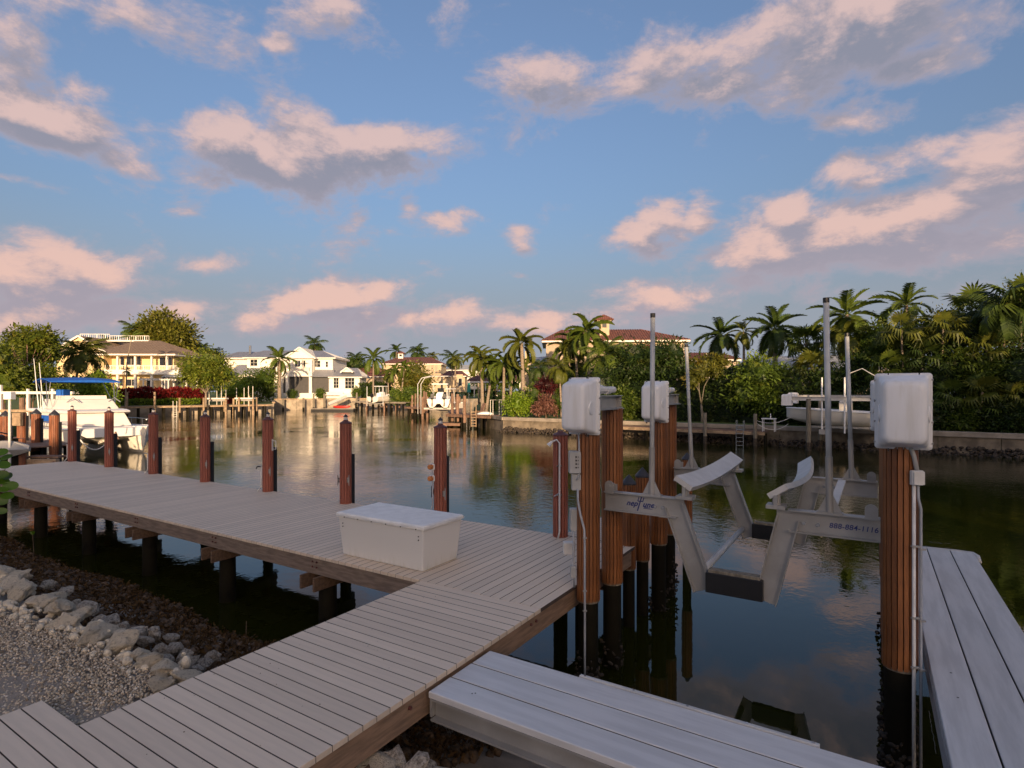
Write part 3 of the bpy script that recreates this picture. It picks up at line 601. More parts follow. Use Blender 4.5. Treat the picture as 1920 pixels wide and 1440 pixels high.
# ================================================================ LIFT DRIVES (beam, cover, cable)
def drive(nm, lab, x, ya, yb, cz, cable=True, cw_=.43):
    t = thing(nm, lab, 'boat lift drive', (x, ya, 3.62), 0, 'motor drives on top of the lift pilings')
    m = MB(); m.ibeam((0, -.30, .10), (0, yb-ya+.22, .10), .15, .18, .012)
    for yy in (-.1, .25, yb-ya+.16): m.box(-.07, .07, yy, yy+.012, .02, .18)
    ob('top_beam', m, M['galv'], t); ob('top_plate', MB().box(-.13, .13, -.14, yb-ya+.14, -.002, .008), M['galv'], t)
    m = MB(); m.tube([(0, -.2, .27), (0, yb-ya+.05, .27)], .045, 10); m.tube([(0, .22, .27), (0, .40, .27)], .065, 10); m.tube([(0, .55, .26), (0, .68, .26)], .055, 10); ob('cable_drum', m, M['pvc'], t)
    # moulded cover: flange + tapered front
    zc = cz-3.62; hw = cw_/2; F0 = -.33; D = .30
    c = MB(); secs = []
    def ring(w, h, y, r_, zo=0):
        q = []
        for (sx, sz) in ((1, 1), (-1, 1), (-1, -1), (1, -1)):
            for k in range(5):
                a = {(1, 1): 0, (-1, 1): pi/2, (-1, -1): pi, (1, -1): 1.5*pi}[(sx, sz)]+pi/2*k/4
                q.append((sx*(w-r_)+r_*cos(a), y, zc+zo+sz*(h-r_)+r_*sin(a)))
        return q
    secs = [ring(hw, .365, F0+.22, .03), ring(hw, .365, F0+.19, .03), ring(hw-.025, .345, F0+.185, .04), ring(hw-.03, .34, F0+.12, .05), ring(hw-.055, .29, F0-.11, .06), ring(hw-.07, .275, F0-.14, .06), ring(hw-.10, .24, F0-.150, .06)]
    c.loft(secs[::-1], closed=True); cov = ob('motor_cover', c, M['cover'], t, smooth=True)
    # round embossed gear housing on the side, small drain slots
    for sx in (-1, 1):
        m = MB(); m.tube([(sx*(hw-.062), F0+.045, zc-.02), (sx*(hw-.034), F0+.045, zc-.02), (sx*(hw-.030), F0+.045, zc-.02)], [.085, .085, .075], 28); ob('gear_bulge', m, M['cover'], cov, smooth=False)
    for dx in (-.12, .12):
        for zz in (.348, -.362): ob('drain_slot', MB().box(dx-.005, dx+.005, F0+.02, F0+.07, zc+zz-.012*(zz < 0), zc+zz+.012), M['black'], cov)
    for sx in (-1, 1):
        for zz in (-.3, -.1, .1, .3): ob('flange_bolt', MB().tube([(sx*(hw-.008), F0+.195, zc+zz), (sx*(hw+.006), F0+.195, zc+zz)], .012, 6), M['galv'], cov)
    if cable: ob('cable', MB().tube([(.0, .36, .2), (.0, .38, -1.0), (.02, .40, -1.12)], .006, 5), M['metal'], t)
    return t
drive('lift_drive', 'white moulded motor cover and beam above the dock corner piling', -3.10, 6.76, 7.56, 3.68)
drive('lift_drive', 'smaller-looking white motor cover behind the left guide pole', -3.19, 9.92, 10.72, 3.68)
drive('lift_drive', 'big white motor cover on the right-hand piling', .255, 6.76, 7.56, 3.68, cw_=.46)
drive('lift_drive', 'white motor cover half hidden behind the big right-hand cover', .20, 9.9, 10.7, 3.66)
# ================================================================ CRADLE
YN, YFr = 7.16, 10.32
def PY(px, py, Y):
    c = (px-CX)/FP; d = Y/(cos(TH)+c*sin(TH)); return W(px, d, ZY(py, d))
cr = thing('boat_cradle', 'aluminium boat lift cradle with padded guides and four upright poles', 'boat lift cradle', (-1.45, YN, 1.2))
H_ = .25
def cradle_frame(Y, zt, xl, xr):
    for (a, b__) in (((xl, Y, zt-H_/2), (-2.06, Y, zt-H_/2)), ((-.80, Y, zt-H_/2), (xr, Y, zt-H_/2))): part('cradle_beam', MB().ibeam(a, b__, .13, H_, .014), 'galv', cr)
    part('cradle_leg', MB().ibeam((-2.10, Y, zt-.10), (-1.74, Y, zt-1.10), .11, .24, .013, up=(1, 0, .3)), 'galv', cr)
    part('cradle_leg', MB().ibeam((-.80, Y, zt-.10), (-1.04, Y, zt-1.10), .11, .24, .013, up=(-1, 0, .3)), 'galv', cr)
    part('cradle_gusset', MB().box(-2.30, -1.98, Y-.012, Y+.012, zt-.27, zt-.02), 'galv', cr); part('cradle_gusset', MB().box(-.92, -.60, Y-.012, Y+.012, zt-.27, zt-.02), 'galv', cr)
    part('keel_board', MB().cbox(-1.70, -1.06, Y-.085, Y+.045, zt-1.09, zt-.85, .008), 'rubber', cr)
    part('keel_board_top', MB().cbox(-1.67, -1.09, Y-.075, Y+.05, zt-.849, zt-.815, .006), 'greywood', cr)
    for x_ in (xl+.08, xr-.08):
        m = MB(); m.box(x_-.06, x_+.06, Y-.075, Y-.060, zt-.02, zt+.09); m.tube([(x_, Y-.076, zt+.09), (x_, Y-.061, zt+.09)], .06, 14); m.box(x_-.06, x_+.06, Y+.060, Y+.075, zt-.02, zt+.09); m.tube([(x_, Y-.09, zt+.08), (x_, Y+.09, zt+.08)], .02, 8)
        part('sheave_bracket', m, 'galv', cr)
    bolts([((x_, Y-.065 if False else Y-.007, zt-.14), (0, -1, 0)) for x_ in (-2.24, -2.12-.22, -.64, -.50)], cr, .022, 'metal')
cradle_frame(YN, 2.53, -3.03, .08); cradle_frame(YFr, 2.49, -3.03, .08)
for xx, zz in ((-1.86, 1.62), (-1.05, 1.62)): part('spreader_tube', MB().tube([(xx, YN+.06, zz-.1 if xx < -1.5 else zz), (xx, YFr-.06, zz-.1 if xx < -1.5 else zz)], .045, 10), 'alubright', cr, smooth=True)
# padded guides: long curved pads tilted inwards
for sgn, xo, xi in ((-1, -2.06, -1.86), (1, -.83, -1.02)):
    secs = []
    for k in range(13):
        u = k/12; Y = YN-.06+(YFr+.10-YN)*u; sag = .07*(1-(2*u-1)**2); bow = (.10 if sgn > 0 else .02)*sin(pi*u)
        a = Vector((xo+sgn*bow, Y, 2.82-sag)); c_ = Vector((xi+sgn*bow, Y, 2.69-sag)); dn = Vector((sgn*.035, 0, -.055))
        secs.append([a, c_, c_+dn, a+dn])
    part('padded_guide', MB().loft(secs, closed=True), 'alubright', cr)
    xm = (xo+xi)/2
    for Y in (YN, YFr):
        m = MB(); m.box(xm-.10, xm+.10, Y-.10, Y+.10, 2.53 if Y < 8 else 2.49, 2.57 if Y < 8 else 2.53); m.tube([(xm, Y, 2.53), (xm, Y, 2.70)], .045, 8); m.box(xm-.02, xm+.02, Y-.09, Y+.09, 2.56, 2.68); part('guide_bracket', m, 'galv', cr)
for (pxb, pyb, pxt, pyt, Y) in ((1222, 915, 1224, 594, YN), (1297, 884, 1287, 650, YFr), (1556, 945, 1549, 566, YN), (1597, 893, 1588, 630, YFr)):
    a = PY(pxb, pyb, Y); t_ = PY(pxt, pyt, Y+.02); zt = 2.53 if Y < 8 else 2.49; a.z = zt
    dr = (t_-a).normalized(); k = a+dr*1.0
    po = part('guide_pole', MB().tube([a, t_], .030, 12), 'pole', cr, smooth=True)
    m = MB(); m.tube([a, a+dr*.62], .037, 12); m.box(a.x-.13, a.x+.13, a.y-.05, a.y+.05, zt, zt+.014)
    for s in (-1, 1): m.add([(a.x+s*.03, a.y-.005, zt+.012), (a.x+s*.12, a.y-.005, zt+.012), (a.x+s*.03, a.y-.005, zt+.20), (a.x+s*.03, a.y+.005, zt+.012), (a.x+s*.12, a.y+.005, zt+.012), (a.x+s*.03, a.y+.005, zt+.20)], [(0, 1, 2), (5, 4, 3), (0, 3, 4, 1), (1, 4, 5, 2), (2, 5, 3, 0)])
    part('pole_socket', m, 'galv', cr)
    part('pole_cap', MB().tube([t_-dr*.01, t_+dr*.045], .033, 12), 'black', cr)
part('brace_plate', MB().beam((-.45, YN+.15, 2.3), (-.38, YFr-.3, 2.50), .10, .03), 'alubright', cr)
def text(body, x, y, z, size, mt, par, shear=0, nm='lettering', off=.022):
    c = bpy.data.curves.new(nm, 'FONT'); c.body = body; c.size = size; c.extrude = .0015; c.shear = shear; c.align_x = 'LEFT'; c.offset = size*off; c.space_character = 1.04; c.materials.append(M[mt])
    o = bpy.data.objects.new(nm, c); me = bpy.data.meshes.new_from_object(o); bpy.data.objects.remove(o); me.name = nm
    if not me.materials: me.materials.append(M[mt])
    o = bpy.data.objects.new(nm, me); COL.objects.link(o); o.parent = par; o.matrix_parent_inverse = wmat(par).inverted(); o.location = (x, y, z); o.rotation_euler = (pi/2, 0, 0); return o
ty = YN-.0085
text('888-884-1116', -.395, ty, 2.372, .078, 'inkblue', cr, .15, off=.010)
text('nep', -2.735, ty, 2.37, .10, 'inkblue', cr, .4); text('une', -2.515, ty, 2.37, .10, 'inkblue', cr, .4)
m = MB(); X0 = -2.575; Z0 = 2.33; sh = .30
def tp(x_, z_): return (X0+x_+sh*(z_), ty-.001, Z0+z_)
for a, c_, w in (((0, -.02), (0, .165), .015), ((-.034, .108), (-.034, .158), .010), ((.034, .108), (.034, .158), .010), ((-.034, .108), (.034, .108), .010)):
    m.beam(tp(*a), tp(*c_), .004, w, up=(1, 0, 0) if a[0] == c_[0] else (0, 0, 1))
for k in range(3): m.beam(tp(.07, .018+.009*k), tp(.19-.03*k, .018+.009*k), .003, .004)
part('trident_logo', m, 'inkblue', cr)
# ---------------- electrics on the corner piling and on the right piling
P1 = Vector((-3.10, 6.76, 0))
def onpile(P, lat, off): return P+RT*lat-FW*off
RZ = Matrix.Rotation(TH, 4, 'Z')
def ebox(nm, lab, P, lat, off, z0, z1_, w, dpt, mt='ebox', extra=None):
    p = onpile(P, lat, off); t = thing(nm, lab, 'electrical box', (p.x, p.y, z0), TH)
    ob('enclosure', MB().box(-w/2, w/2, -dpt/2, dpt/2, 0, z1_-z0), M[mt], t, bevel=.008); ob('enclosure_door', MB().cbox(-w/2+.005, w/2-.005, -dpt/2-.014, -dpt/2-.001, .008, z1_-z0-.008, .004), M[mt], t)
    return t
t = ebox('control_box', 'grey lift control box with a column of dark buttons', P1, -.185, .06, 2.82, 3.10, .15, .13)
for k in range(4): 
    for dx in (0, .026): ob('button', MB().tube([(.01+dx, -.08, .08+.045*k), (.01+dx, -.092, .08+.045*k)], .011 if dx == 0 else .006, 8), M['black'], t)
ebox('junction_box', 'small grey junction box hanging under the lift control box', P1, -.165, .05, 2.60, 2.81, .12, .09)
ebox('switch_box', 'dark grey switch box halfway down the dock corner piling', P1, -.185, -.06, 2.06, 2.34, .10, .12)
ebox('outlet_enclosure', 'pale greenish outlet enclosure low beside the dock corner piling', P1, -.22, -.30, 1.68, 1.84, .16, .12, 'pvc')
ebox('low_junction_box', 'small grey box near deck level beside the corner piling', P1, -.20, .02, 1.47, 1.62, .07, .08)
def conduit(lab, P, pts, mt='conduit', r=.014, base=None):
    t = thing('conduit', lab, 'conduit', (P.x, P.y, 0), TH, 'electrical conduits on the lift pilings')
    ob('conduit_tube', MB().tube(pts, r, 8), M[mt], t, smooth=True); return t
def straps(t, pts, w=.05):
    for (x_, y_, z_) in pts: ob('strap', MB().box(x_-w/2, x_+w/2, y_-.024, y_+.0, z_-.008, z_+.008), M['galv'], t)
t = conduit('pale curved conduit running down the front of the corner piling to the water', P1, [(-.15, -.11, 2.62), (-.15, -.12, 2.48), (-.12, -.15, 2.30), (-.075, -.18, 2.12), (-.070, -.185, 1.9), (-.07, -.185, .6), (-.07, -.185, .1)]); straps(t, [(-.07, -.185, 2.02), (-.07, -.185, 1.10), (-.07, -.185, 1.35)])
conduit('grey cable looping from the motor cover into the control box', P1, [(-.14, -.05, 3.5), (-.13, -.09, 3.2), (-.125, -.10, 2.86), (-.14, -.11, 2.78), (-.17, -.12, 2.74)], r=.012)
conduit('thin grey conduit from the low junction box into the deck', P1, [(-.20, -.02, 2.06), (-.19, .0, 1.9), (-.20, -.02, 1.62), (-.20, -.03, 1.47), (-.185, -.03, 1.34)], r=.013)
P5 = Vector((.235, 6.76, 0))
t = conduit('left white conduit down the front of the right-hand piling', P5, [(.015, -.175, 3.0), (.015, -.175, .9), (.015, -.175, .2)], 'pvc', .016); straps(t, [(.015, -.18, 2.40), (.015, -.18, 1.72), (.015, -.18, 1.25)], .07)
t = conduit('right white conduit down the front of the right-hand piling', P5, [(.055, -.17, 3.0), (.06, -.172, 2.85), (.085, -.170, 2.75), (.085, -.17, .9), (.085, -.17, .2)], 'conduit', .013); straps(t, [(.085, -.175, 2.37), (.085, -.175, 1.69), (.085, -.175, 1.22)], .06)
t = ebox('switch_plate_box', 'pale square junction box under the big right-hand motor cover', P5, .035, .185, 2.98, 3.12, .11, .05, 'pvc')
conduit('short grey hose from the big right-hand cover to its junction box', P5, [(-.01, -.15, 3.36), (.02, -.17, 3.25), (.04, -.18, 3.12)], 'ebox', .02)
# far hanger plate seen between the short pilings
t = thing('pile_bracket', 'rusty brown bracket plate between the two short capped pilings', 'bracket', (-3.5, 9.3, 1.25)); ob('bracket_plate', MB().box(-.06, -.03, -.35, .28, -.12, .12), M['capred'], t, bevel=.008)
ob('white_rod', MB().tube([(.10, -.12, -1.0), (.10, -.12, .55)], .012, 6), M['pvc'], t)
# ---------------- sea grape leaves at the left edge
def ellleaf(a, b_, n=14, cup=.12):
    m = MB(); vs = [(0, 0, 0)]; 
    for k in range(n): g = 2*pi*k/n; vs.append((a*cos(g), b_*sin(g), cup*a*(cos(g)**2*.5+sin(g)**2)))
    return m.add(vs, [(0, 1+k, 1+(k+1) % n) for k in range(n)])
t = thing('sea_grape_shrub', 'green sea grape twig with large oval leaves at the left edge', 'shrub', G(-22, 1010, 1.1))
b0 = Vector((t.location.x, t.location.y, 1.1)); dd = b0.dot(FW)
me = ellleaf(.075, .05).mesh('leaf', True); me.materials.append(L['grape'])
r_ = random.Random(3)
lv = [(4,848,1.1),(12,858,1.0),(8,872,1.2),(16,893,1.1),(20,911,1.3),(6,903,1.1),(14,930,1.2),(2,940,1.1),(2,890,1.2),(-8,868,1.3),(-10,915,1.3),(-14,885,1.3),(3,958,.9),(-6,985,.9),(-18,945,1.1),(-20,850,1.2),(5,918,.9)]
for px, py, s in lv:
    d_ = dd+r_.uniform(-.15, .15); p = WY(px, py, d_)-t.location; o = link('leaf', me, None, t, p); s *= dd/6.0*.78; o.scale = (s, s, s); o.rotation_euler = (r_.uniform(.7, 1.3), r_.uniform(-.3, .3), TH+r_.uniform(-.5, .5))
mm = MB()
for a_, b_ in (((-30, 1020), (-16, 930)), ((-16, 930), (-8, 870)), ((-8, 870), (2, 840)), ((-16, 930), (6, 912)), ((-14, 900), (10, 880)), ((-20, 960), (0, 945))):
    mm.tube([WY(*a_, dd)-t.location, WY(*b_, dd)-t.location], .008, 5)
ob('stem', mm, M['barkd'], t)
for k, (px, py0, py1, d_, lab) in enumerate(((61, 1040, 1002, 12.3, 'tiny mangrove seedling with yellow leaf tips rising from the water edge'), (456, 1195, 1165, 9.0, 'thin bare seedling stem at the water beside the walkway'))):
    t = thing('mangrove_seedling', lab, 'seedling', W(px, d_, ZY(py0, d_)))
    a_ = Vector((0, 0, -.2)); b_ = WY(px+(6 if k else 0), py1, d_)-t.location; ob('stem', MB().tube([a_, (a_+b_)/2+RT*.02, b_], .007, 5), M['barkd'], t)
    if k == 0:
        for s in (-1, 0, 1): o = link('leaf', me, None, t, b_+RT*.025*s+Vector((0, 0, .03))); o.scale = (.6, .35, .5); o.rotation_euler = (1.2, pi/2+s*.5, TH)

fl = MB(); r_ = random.Random(12)
for k in range(110):
    x, y = (r_.uniform(-5.0, -3.4), r_.uniform(1.2, 5.7)) if k < 60 else (r_.uniform(-18, -3.5), r_.uniform(5.9, 8.8))
    a = r_.uniform(0, 6.28); q = r_.uniform(.004, .011); fl.add([(x, y, DZ+.003), (x+q*cos(a), y+q*sin(a), DZ+.005), (x+q*1.6*cos(a+.7), y+q*1.6*sin(a+.7), DZ+.003), (x+q*cos(a+1.6), y+q*sin(a+1.6), DZ+.002)], [(0, 1, 2, 3)])
stuff(tag(ob('leaf_litter', fl, M['barkd']), 'tiny dry leaf crumbs scattered on the dock boards', 'litter'))

cx_ = rs.uniform(-14, -5.2, 420); cy_ = 2.68+.10*np.sin(cx_*.9)+.05*np.sin(cx_*2.3)+rs.normal(size=420)*.11+.06
stuff(tag(scatter('limestone_chips', np.stack([cx_, cy_, 1.22+rs.uniform(-.02, .05, 420)], 1), rs.uniform(.02, .065, 420), M['rock'], rs, ico(1), squash=(1, .8, .7)), 'small broken limestone chips lodged between the pale boulders', 'stones'))
# ================================================================ VEGETATION BUILDERS
def leaves(pts_n, rs_, size, asp=.45, droop=.3):
    """pts_n: (points, outward normals, tint) -> leaf quads"""
    P_, N_n, T_ = pts_n; n = len(P_)
    d = N_n*.9+rs_.normal(size=(n, 3))*.75; d[:, 2] -= droop; d /= np.linalg.norm(d, axis=1)[:, None]
    q = rs_.normal(size=(n, 3)); s = np.cross(d, q); s /= np.linalg.norm(s, axis=1)[:, None]; s[:, 2] *= .6
    sz = size*rs_.uniform(.6, 1.35, n)[:, None]
    a = P_; b_ = P_+d*sz*.5+s*sz*asp*.5; c = P_+d*sz; e = P_+d*sz*.5-s*sz*asp*.5
    V_ = np.stack([a, b_, c, e], 1).reshape(-1, 3); F_ = np.arange(n*4).reshape(n, 4); return V_, F_, np.repeat(T_, 4)
def crown_pts(blobs, nclump, per, rs_, cs=.22, zflat=1.):
    """leaf clumps spread on and just inside the blobs"""
    bl_ = np.array(blobs, float); w = (bl_[:, 3]*bl_[:, 4]+bl_[:, 3]*bl_[:, 5])**1.; w /= w.sum()
    k = rs_.choice(len(bl_), nclump, p=w); u = rs_.normal(size=(nclump, 3)); u /= np.linalg.norm(u, axis=1)[:, None]
    r = rs_.uniform(.62, 1.06, nclump)[:, None]; cpos = bl_[k, :3]+u*bl_[k, 3:6]*r
    keep = np.ones(nclump, bool)
    for j in range(len(bl_)):      # drop clumps deep inside another blob
        q = (cpos-bl_[j, :3])/bl_[j, 3:6]; keep &= (np.linalg.norm(q, axis=1) > .55)
    cpos, u, k = cpos[keep], u[keep], k[keep]; nc = len(cpos); tint = rs_.uniform(0, 1, nc)**1.2
    sp = np.minimum(bl_[k, 3], bl_[k, 5])[:, None, None]*cs
    off = rs_.normal(size=(nc, per, 3))*sp; P_ = (cpos[:, None]+off).reshape(-1, 3); N_n = np.repeat(u, per, 0)+off.reshape(-1, 3)/np.repeat(sp[:, 0], per, 0)*.4
    return P_, N_n, np.clip(np.repeat(tint, per)+rs_.normal(size=nc*per)*.12, 0, 1)
def crown(nm, par, blobs, nclump, per, size, mt, sd, cs=.22, asp=.45, core=True, droop=.3):
    rs_ = np.random.RandomState(sd); V_, F_, T_ = leaves(crown_pts(blobs, nclump, per, rs_, cs), rs_, size, asp, droop)
    if core:   # inner leafy mass so that the crown is not see-through everywhere
        iv, if_ = ico(2); vs = [V_]; fs = [F_]; ts = [T_]; o = len(V_)
        for b_ in blobs:
            v = iv*(1+.18*np.sin(iv[:, :1]*7+iv[:, 1:2]*9+sd)+rs_.normal(size=(len(iv), 1))*.08)*np.array(b_[3:6])*.72+np.array(b_[:3]); vs.append(v); ts.append(np.zeros(len(v)))
            f = np.concatenate([if_, if_[:, 2:3]], 1)+o; fs.append(f); o += len(v)
        V_ = np.concatenate(vs); T_ = np.concatenate(ts)
        me = bpy.data.meshes.new(nm); allf = [tuple(q) for q in fs[0].tolist()]+[tuple(q[:3]) for f in fs[1:] for q in f.tolist()]
        me.from_pydata(V_.tolist(), [], allf); a = me.attributes.new('tint', 'FLOAT', 'POINT'); a.data.foreach_set('value', T_.astype(np.float32)); me.update()
        return link(nm, me, L[mt], par)
    return np_mesh(nm, V_, F_, L[mt], par, T_)
def limbs(par, base, tops, r, mt='barkd', sd=0):
    r_ = random.Random(sd); m = MB(); fork = Vector(base)+(Vector(tops[0])-Vector(base))*.0; zt = min(t[2] for t in tops)
    fk = Vector((base[0]+r_.uniform(-.1, .1), base[1], base[2]+(zt-base[2])*.45)); m.tube([base, (Vector(base)+fk)/2+Vector((r_.uniform(-.06, .06), 0, 0)), fk], [r*1.25, r, r*.85], 7)
    for t in tops:
        t = Vector(t); md = fk*.5+t*.5+Vector((r_.uniform(-.2, .2), r_.uniform(-.2, .2), .1)); m.tube([fk, md, t], [r*.6, r*.4, r*.15], 5)
    return ob('trunk', m, M[mt], par, smooth=True)
def tree(nm, lab, px, d, pyb, blobs_px, mt, sd, size=.3, ncl=260, per=16, trunk_px=None, rt=.16, bark='barkd', cat='tree', group=None, cs=.22, zb=None, asp=.45, droop=.3, core=True, depth=.8):
    """blobs_px: (px, py, half width px, half height px) at distance d"""
    s = d/FP; b0 = W(trunk_px or px, d, zb if zb is not None else ZY(pyb, d)); t = thing(nm, lab, cat, b0, 0, group)
    bl_ = []
    r_ = random.Random(sd)
    for (x_, y_, rx, ry) in blobs_px:
        c_ = WY(x_, y_, d+r_.uniform(-.3, .3)*rx*s)-b0; bl_.append((c_.x, c_.y, c_.z, rx*s, rx*s*depth, ry*s))
    crown('crown', t, bl_, ncl, per, size, mt, sd, cs, asp, core, droop)
    if trunk_px is not None or rt: limbs(t, (0, 0, -.2), [(b_[0], b_[1], b_[2]) for b_ in bl_[:6]], rt, bark, sd)
    return t
# ---- palm fronds: a few shared shapes
def frond_feather(nl, Ll, droop, a0=.0, vee=.5, hang=.3, sd=0, w=.035, lean=.5, taper=1.):
    """unit length frond along +X, arching down; leaflets on both sides"""
    r_ = np.random.RandomState(sd); V_ = []; F_ = []; T_ = []
    def rach(t): # integrate the arch
        n = 12; x = z = 0
        for k in range(n): a = a0-droop*(t*(k+.5)/n)**1.3; x += cos(a)*t/n; z += sin(a)*t/n
        return np.array([x, 0, z]), a0-droop*t**1.3
    pr = [rach(k/8) for k in range(9)]; o = 0
    for k in range(9):
        p, a = pr[k]; wd = .012*(1-k/10); V_ += [p+[0, -wd, 0], p+[0, wd, 0], p+[0, 0, -wd]]; T_ += [.9]*3
    for k in range(8):
        a = k*3
        for i, j in ((0, 1), (1, 2), (2, 0)): F_.append((a+i, a+j, a+3+j, a+3+i))
    o = 27
    for i in range(nl):
        t = .13+.87*(i+.5)/nl; p, a = rach(t); ll = Ll*(sin(pi*min(1, (t*.88+.12)))**.5)*(1 if t < .9 else .8)*r_.uniform(.85, 1.1)
        fwd = np.array([cos(a), 0, sin(a)]); up = np.array([-sin(a), 0, cos(a)])
        for s in (-1, 1):
            d_ = fwd*lean+np.array([0, s, 0])*1.+up*(vee+r_.uniform(-.15, .15)); d_ /= np.linalg.norm(d_)
            m_ = p+d_*ll*.5; e = m_+(d_+np.array([0, 0, -hang*1.6]))*ll*.5; wv_ = fwd*w*.5
            V_ += [p-wv_*.6, p+wv_*.6, m_+wv_, m_-wv_, e]; T_ += [r_.uniform(.2, .8)]*5; F_ += [(o, o+1, o+2, o+3), (o+3, o+2, o+4, o+4)]; o += 5
    V_ = np.array(V_); me = bpy.data.meshes.new('frond'); me.from_pydata(V_.tolist(), [], [tuple(dict.fromkeys(f)) for f in F_]); a_ = me.attributes.new('tint', 'FLOAT', 'POINT'); a_.data.foreach_set('value', np.array(T_, np.float32)); me.update(); return me
def frond_fan(nb=18, spread=2.5, pet=.5, sd=0, droop=.35):
    r_ = np.random.RandomState(sd); V_ = [(0, -.012, 0), (0, .012, 0), (pet, .01, .03), (pet, -.01, .03)]; F_ = [(0, 1, 2, 3)]; T_ = [.8]*4; o = 4
    for k in range(nb):
        a = -spread+2*spread*k/(nb-1); d_ = np.array([cos(a), sin(a), .05]); s = np.array([-sin(a), cos(a), 0])*.035; ll = .5*(1-.12*abs(a))*r_.uniform(.9, 1.1); p = np.array([pet, 0, .03])
        m_ = p+d_*ll*.6; e = p+d_*ll+np.array([0, 0, -droop*ll*r_.uniform(.6, 1.5)])
        V_ += [tuple(p-s*.3), tuple(p+s*.3), tuple(m_+s), tuple(m_-s), tuple(e)]; T_ += [r_.uniform(.1, .8)]*5; F_ += [(o, o+1, o+2, o+3), (o+3, o+2, o+4)]; o += 5
    me = bpy.data.meshes.new('frond'); me.from_pydata(V_, [], F_); a_ = me.attributes.new('tint', 'FLOAT', 'POINT'); a_.data.foreach_set('value', np.array(T_, np.float32)); me.update(); return me
def lib(fn, mats, **k):
    out = {}
    for mt in mats:
        me = fn(**k); me.materials.append(L[mt]); out[mt] = me
    return out
MTS = ('palm', 'palmd', 'palmg')
FR = {'coco': [lib(frond_feather, MTS, nl=26, Ll=.30, droop=d_, vee=.05, hang=.9, sd=i, w=.042) for i, d_ in enumerate((1.1, 1.5, 1.9))],
      'royal': [lib(frond_feather, MTS, nl=30, Ll=.24, droop=d_, vee=.55, hang=.35, sd=5+i, w=.045) for i, d_ in enumerate((.9, 1.3, 1.7))],
      'fox': [lib(frond_feather, MTS, nl=34, Ll=.21, droop=d_, vee=.9, hang=.2, sd=9+i, w=.055, lean=.35) for i, d_ in enumerate((1.2, 1.6, 2.0))],
      'fan': [lib(frond_fan, MTS, sd=i, droop=d_) for i, d_ in enumerate((.3, .6))]}
PALM_SEED = [0]
def palm(lab, px, py, d, Lf, kind='coco', mt='palm', bx=None, pyb=None, zb=1.6, n=None, rt=.14, nm='palm_tree', group='palm trees round the canal', el0=1.35, el1=-.75, trunk=True, dry=0, cat='palm'):
    """crown centre at pixel (px,py) and distance d; frond length Lf in metres"""
    PALM_SEED[0] += 1; r_ = random.Random(100+PALM_SEED[0]); top = WY(px, py, d)
    zb_ = zb if pyb is None else ZY(pyb, d); base = W(bx if bx is not None else px, d, zb_)
    t = thing(nm, lab, cat, base, 0, group); tp_ = top-base
    if trunk:
        m = MB(); k_ = 7; pts = []
        for i in range(k_):
            u = i/(k_-1); pts.append(Vector((tp_.x*u**1.4, tp_.y*u, tp_.z*u-.1*(i == 0))))
        if kind == 'royal': rad = [rt*1.2, rt*1.25, rt*1.2, rt*1.1, rt, rt*.75, rt*.6]
        else: rad = [rt*1.3]+[rt*(1.05-.3*i/6) for i in range(1, 7)]
        ob('trunk', m.tube(pts, rad, 8), M['bark'], t, smooth=True)
        if kind in ('royal', 'fox'): ob('crownshaft', MB().tube([tp_*.0+tp_-Vector((0, 0, Lf*.28)), tp_], [rt*.62, rt*.45], 7), L[mt], t, smooth=True)
    n = n or {'coco': 24, 'royal': 18, 'fox': 16, 'fan': 26}[kind]
    for i in range(n):
        u = (i+.5)/n; az_ = i*2.39996+r_.uniform(-.25, .25); e = el0+(el1-el0)*u**.85+r_.uniform(-.12, .12)
        v = FR[kind][min(len(FR[kind])-1, int(u*len(FR[kind])))]; q = mt if not (dry and i >= n-dry) else 'palmg'
        s = Lf*(1.0 if u > .12 else .8)*r_.uniform(.88, 1.1); o = link('frond', v[q], None, t, tp_+Vector((0, 0, -.02*i*Lf/10)))
        o.rotation_euler = (r_.uniform(-.35, .35), -e, az_); o.scale = (s, s, s)
    return t
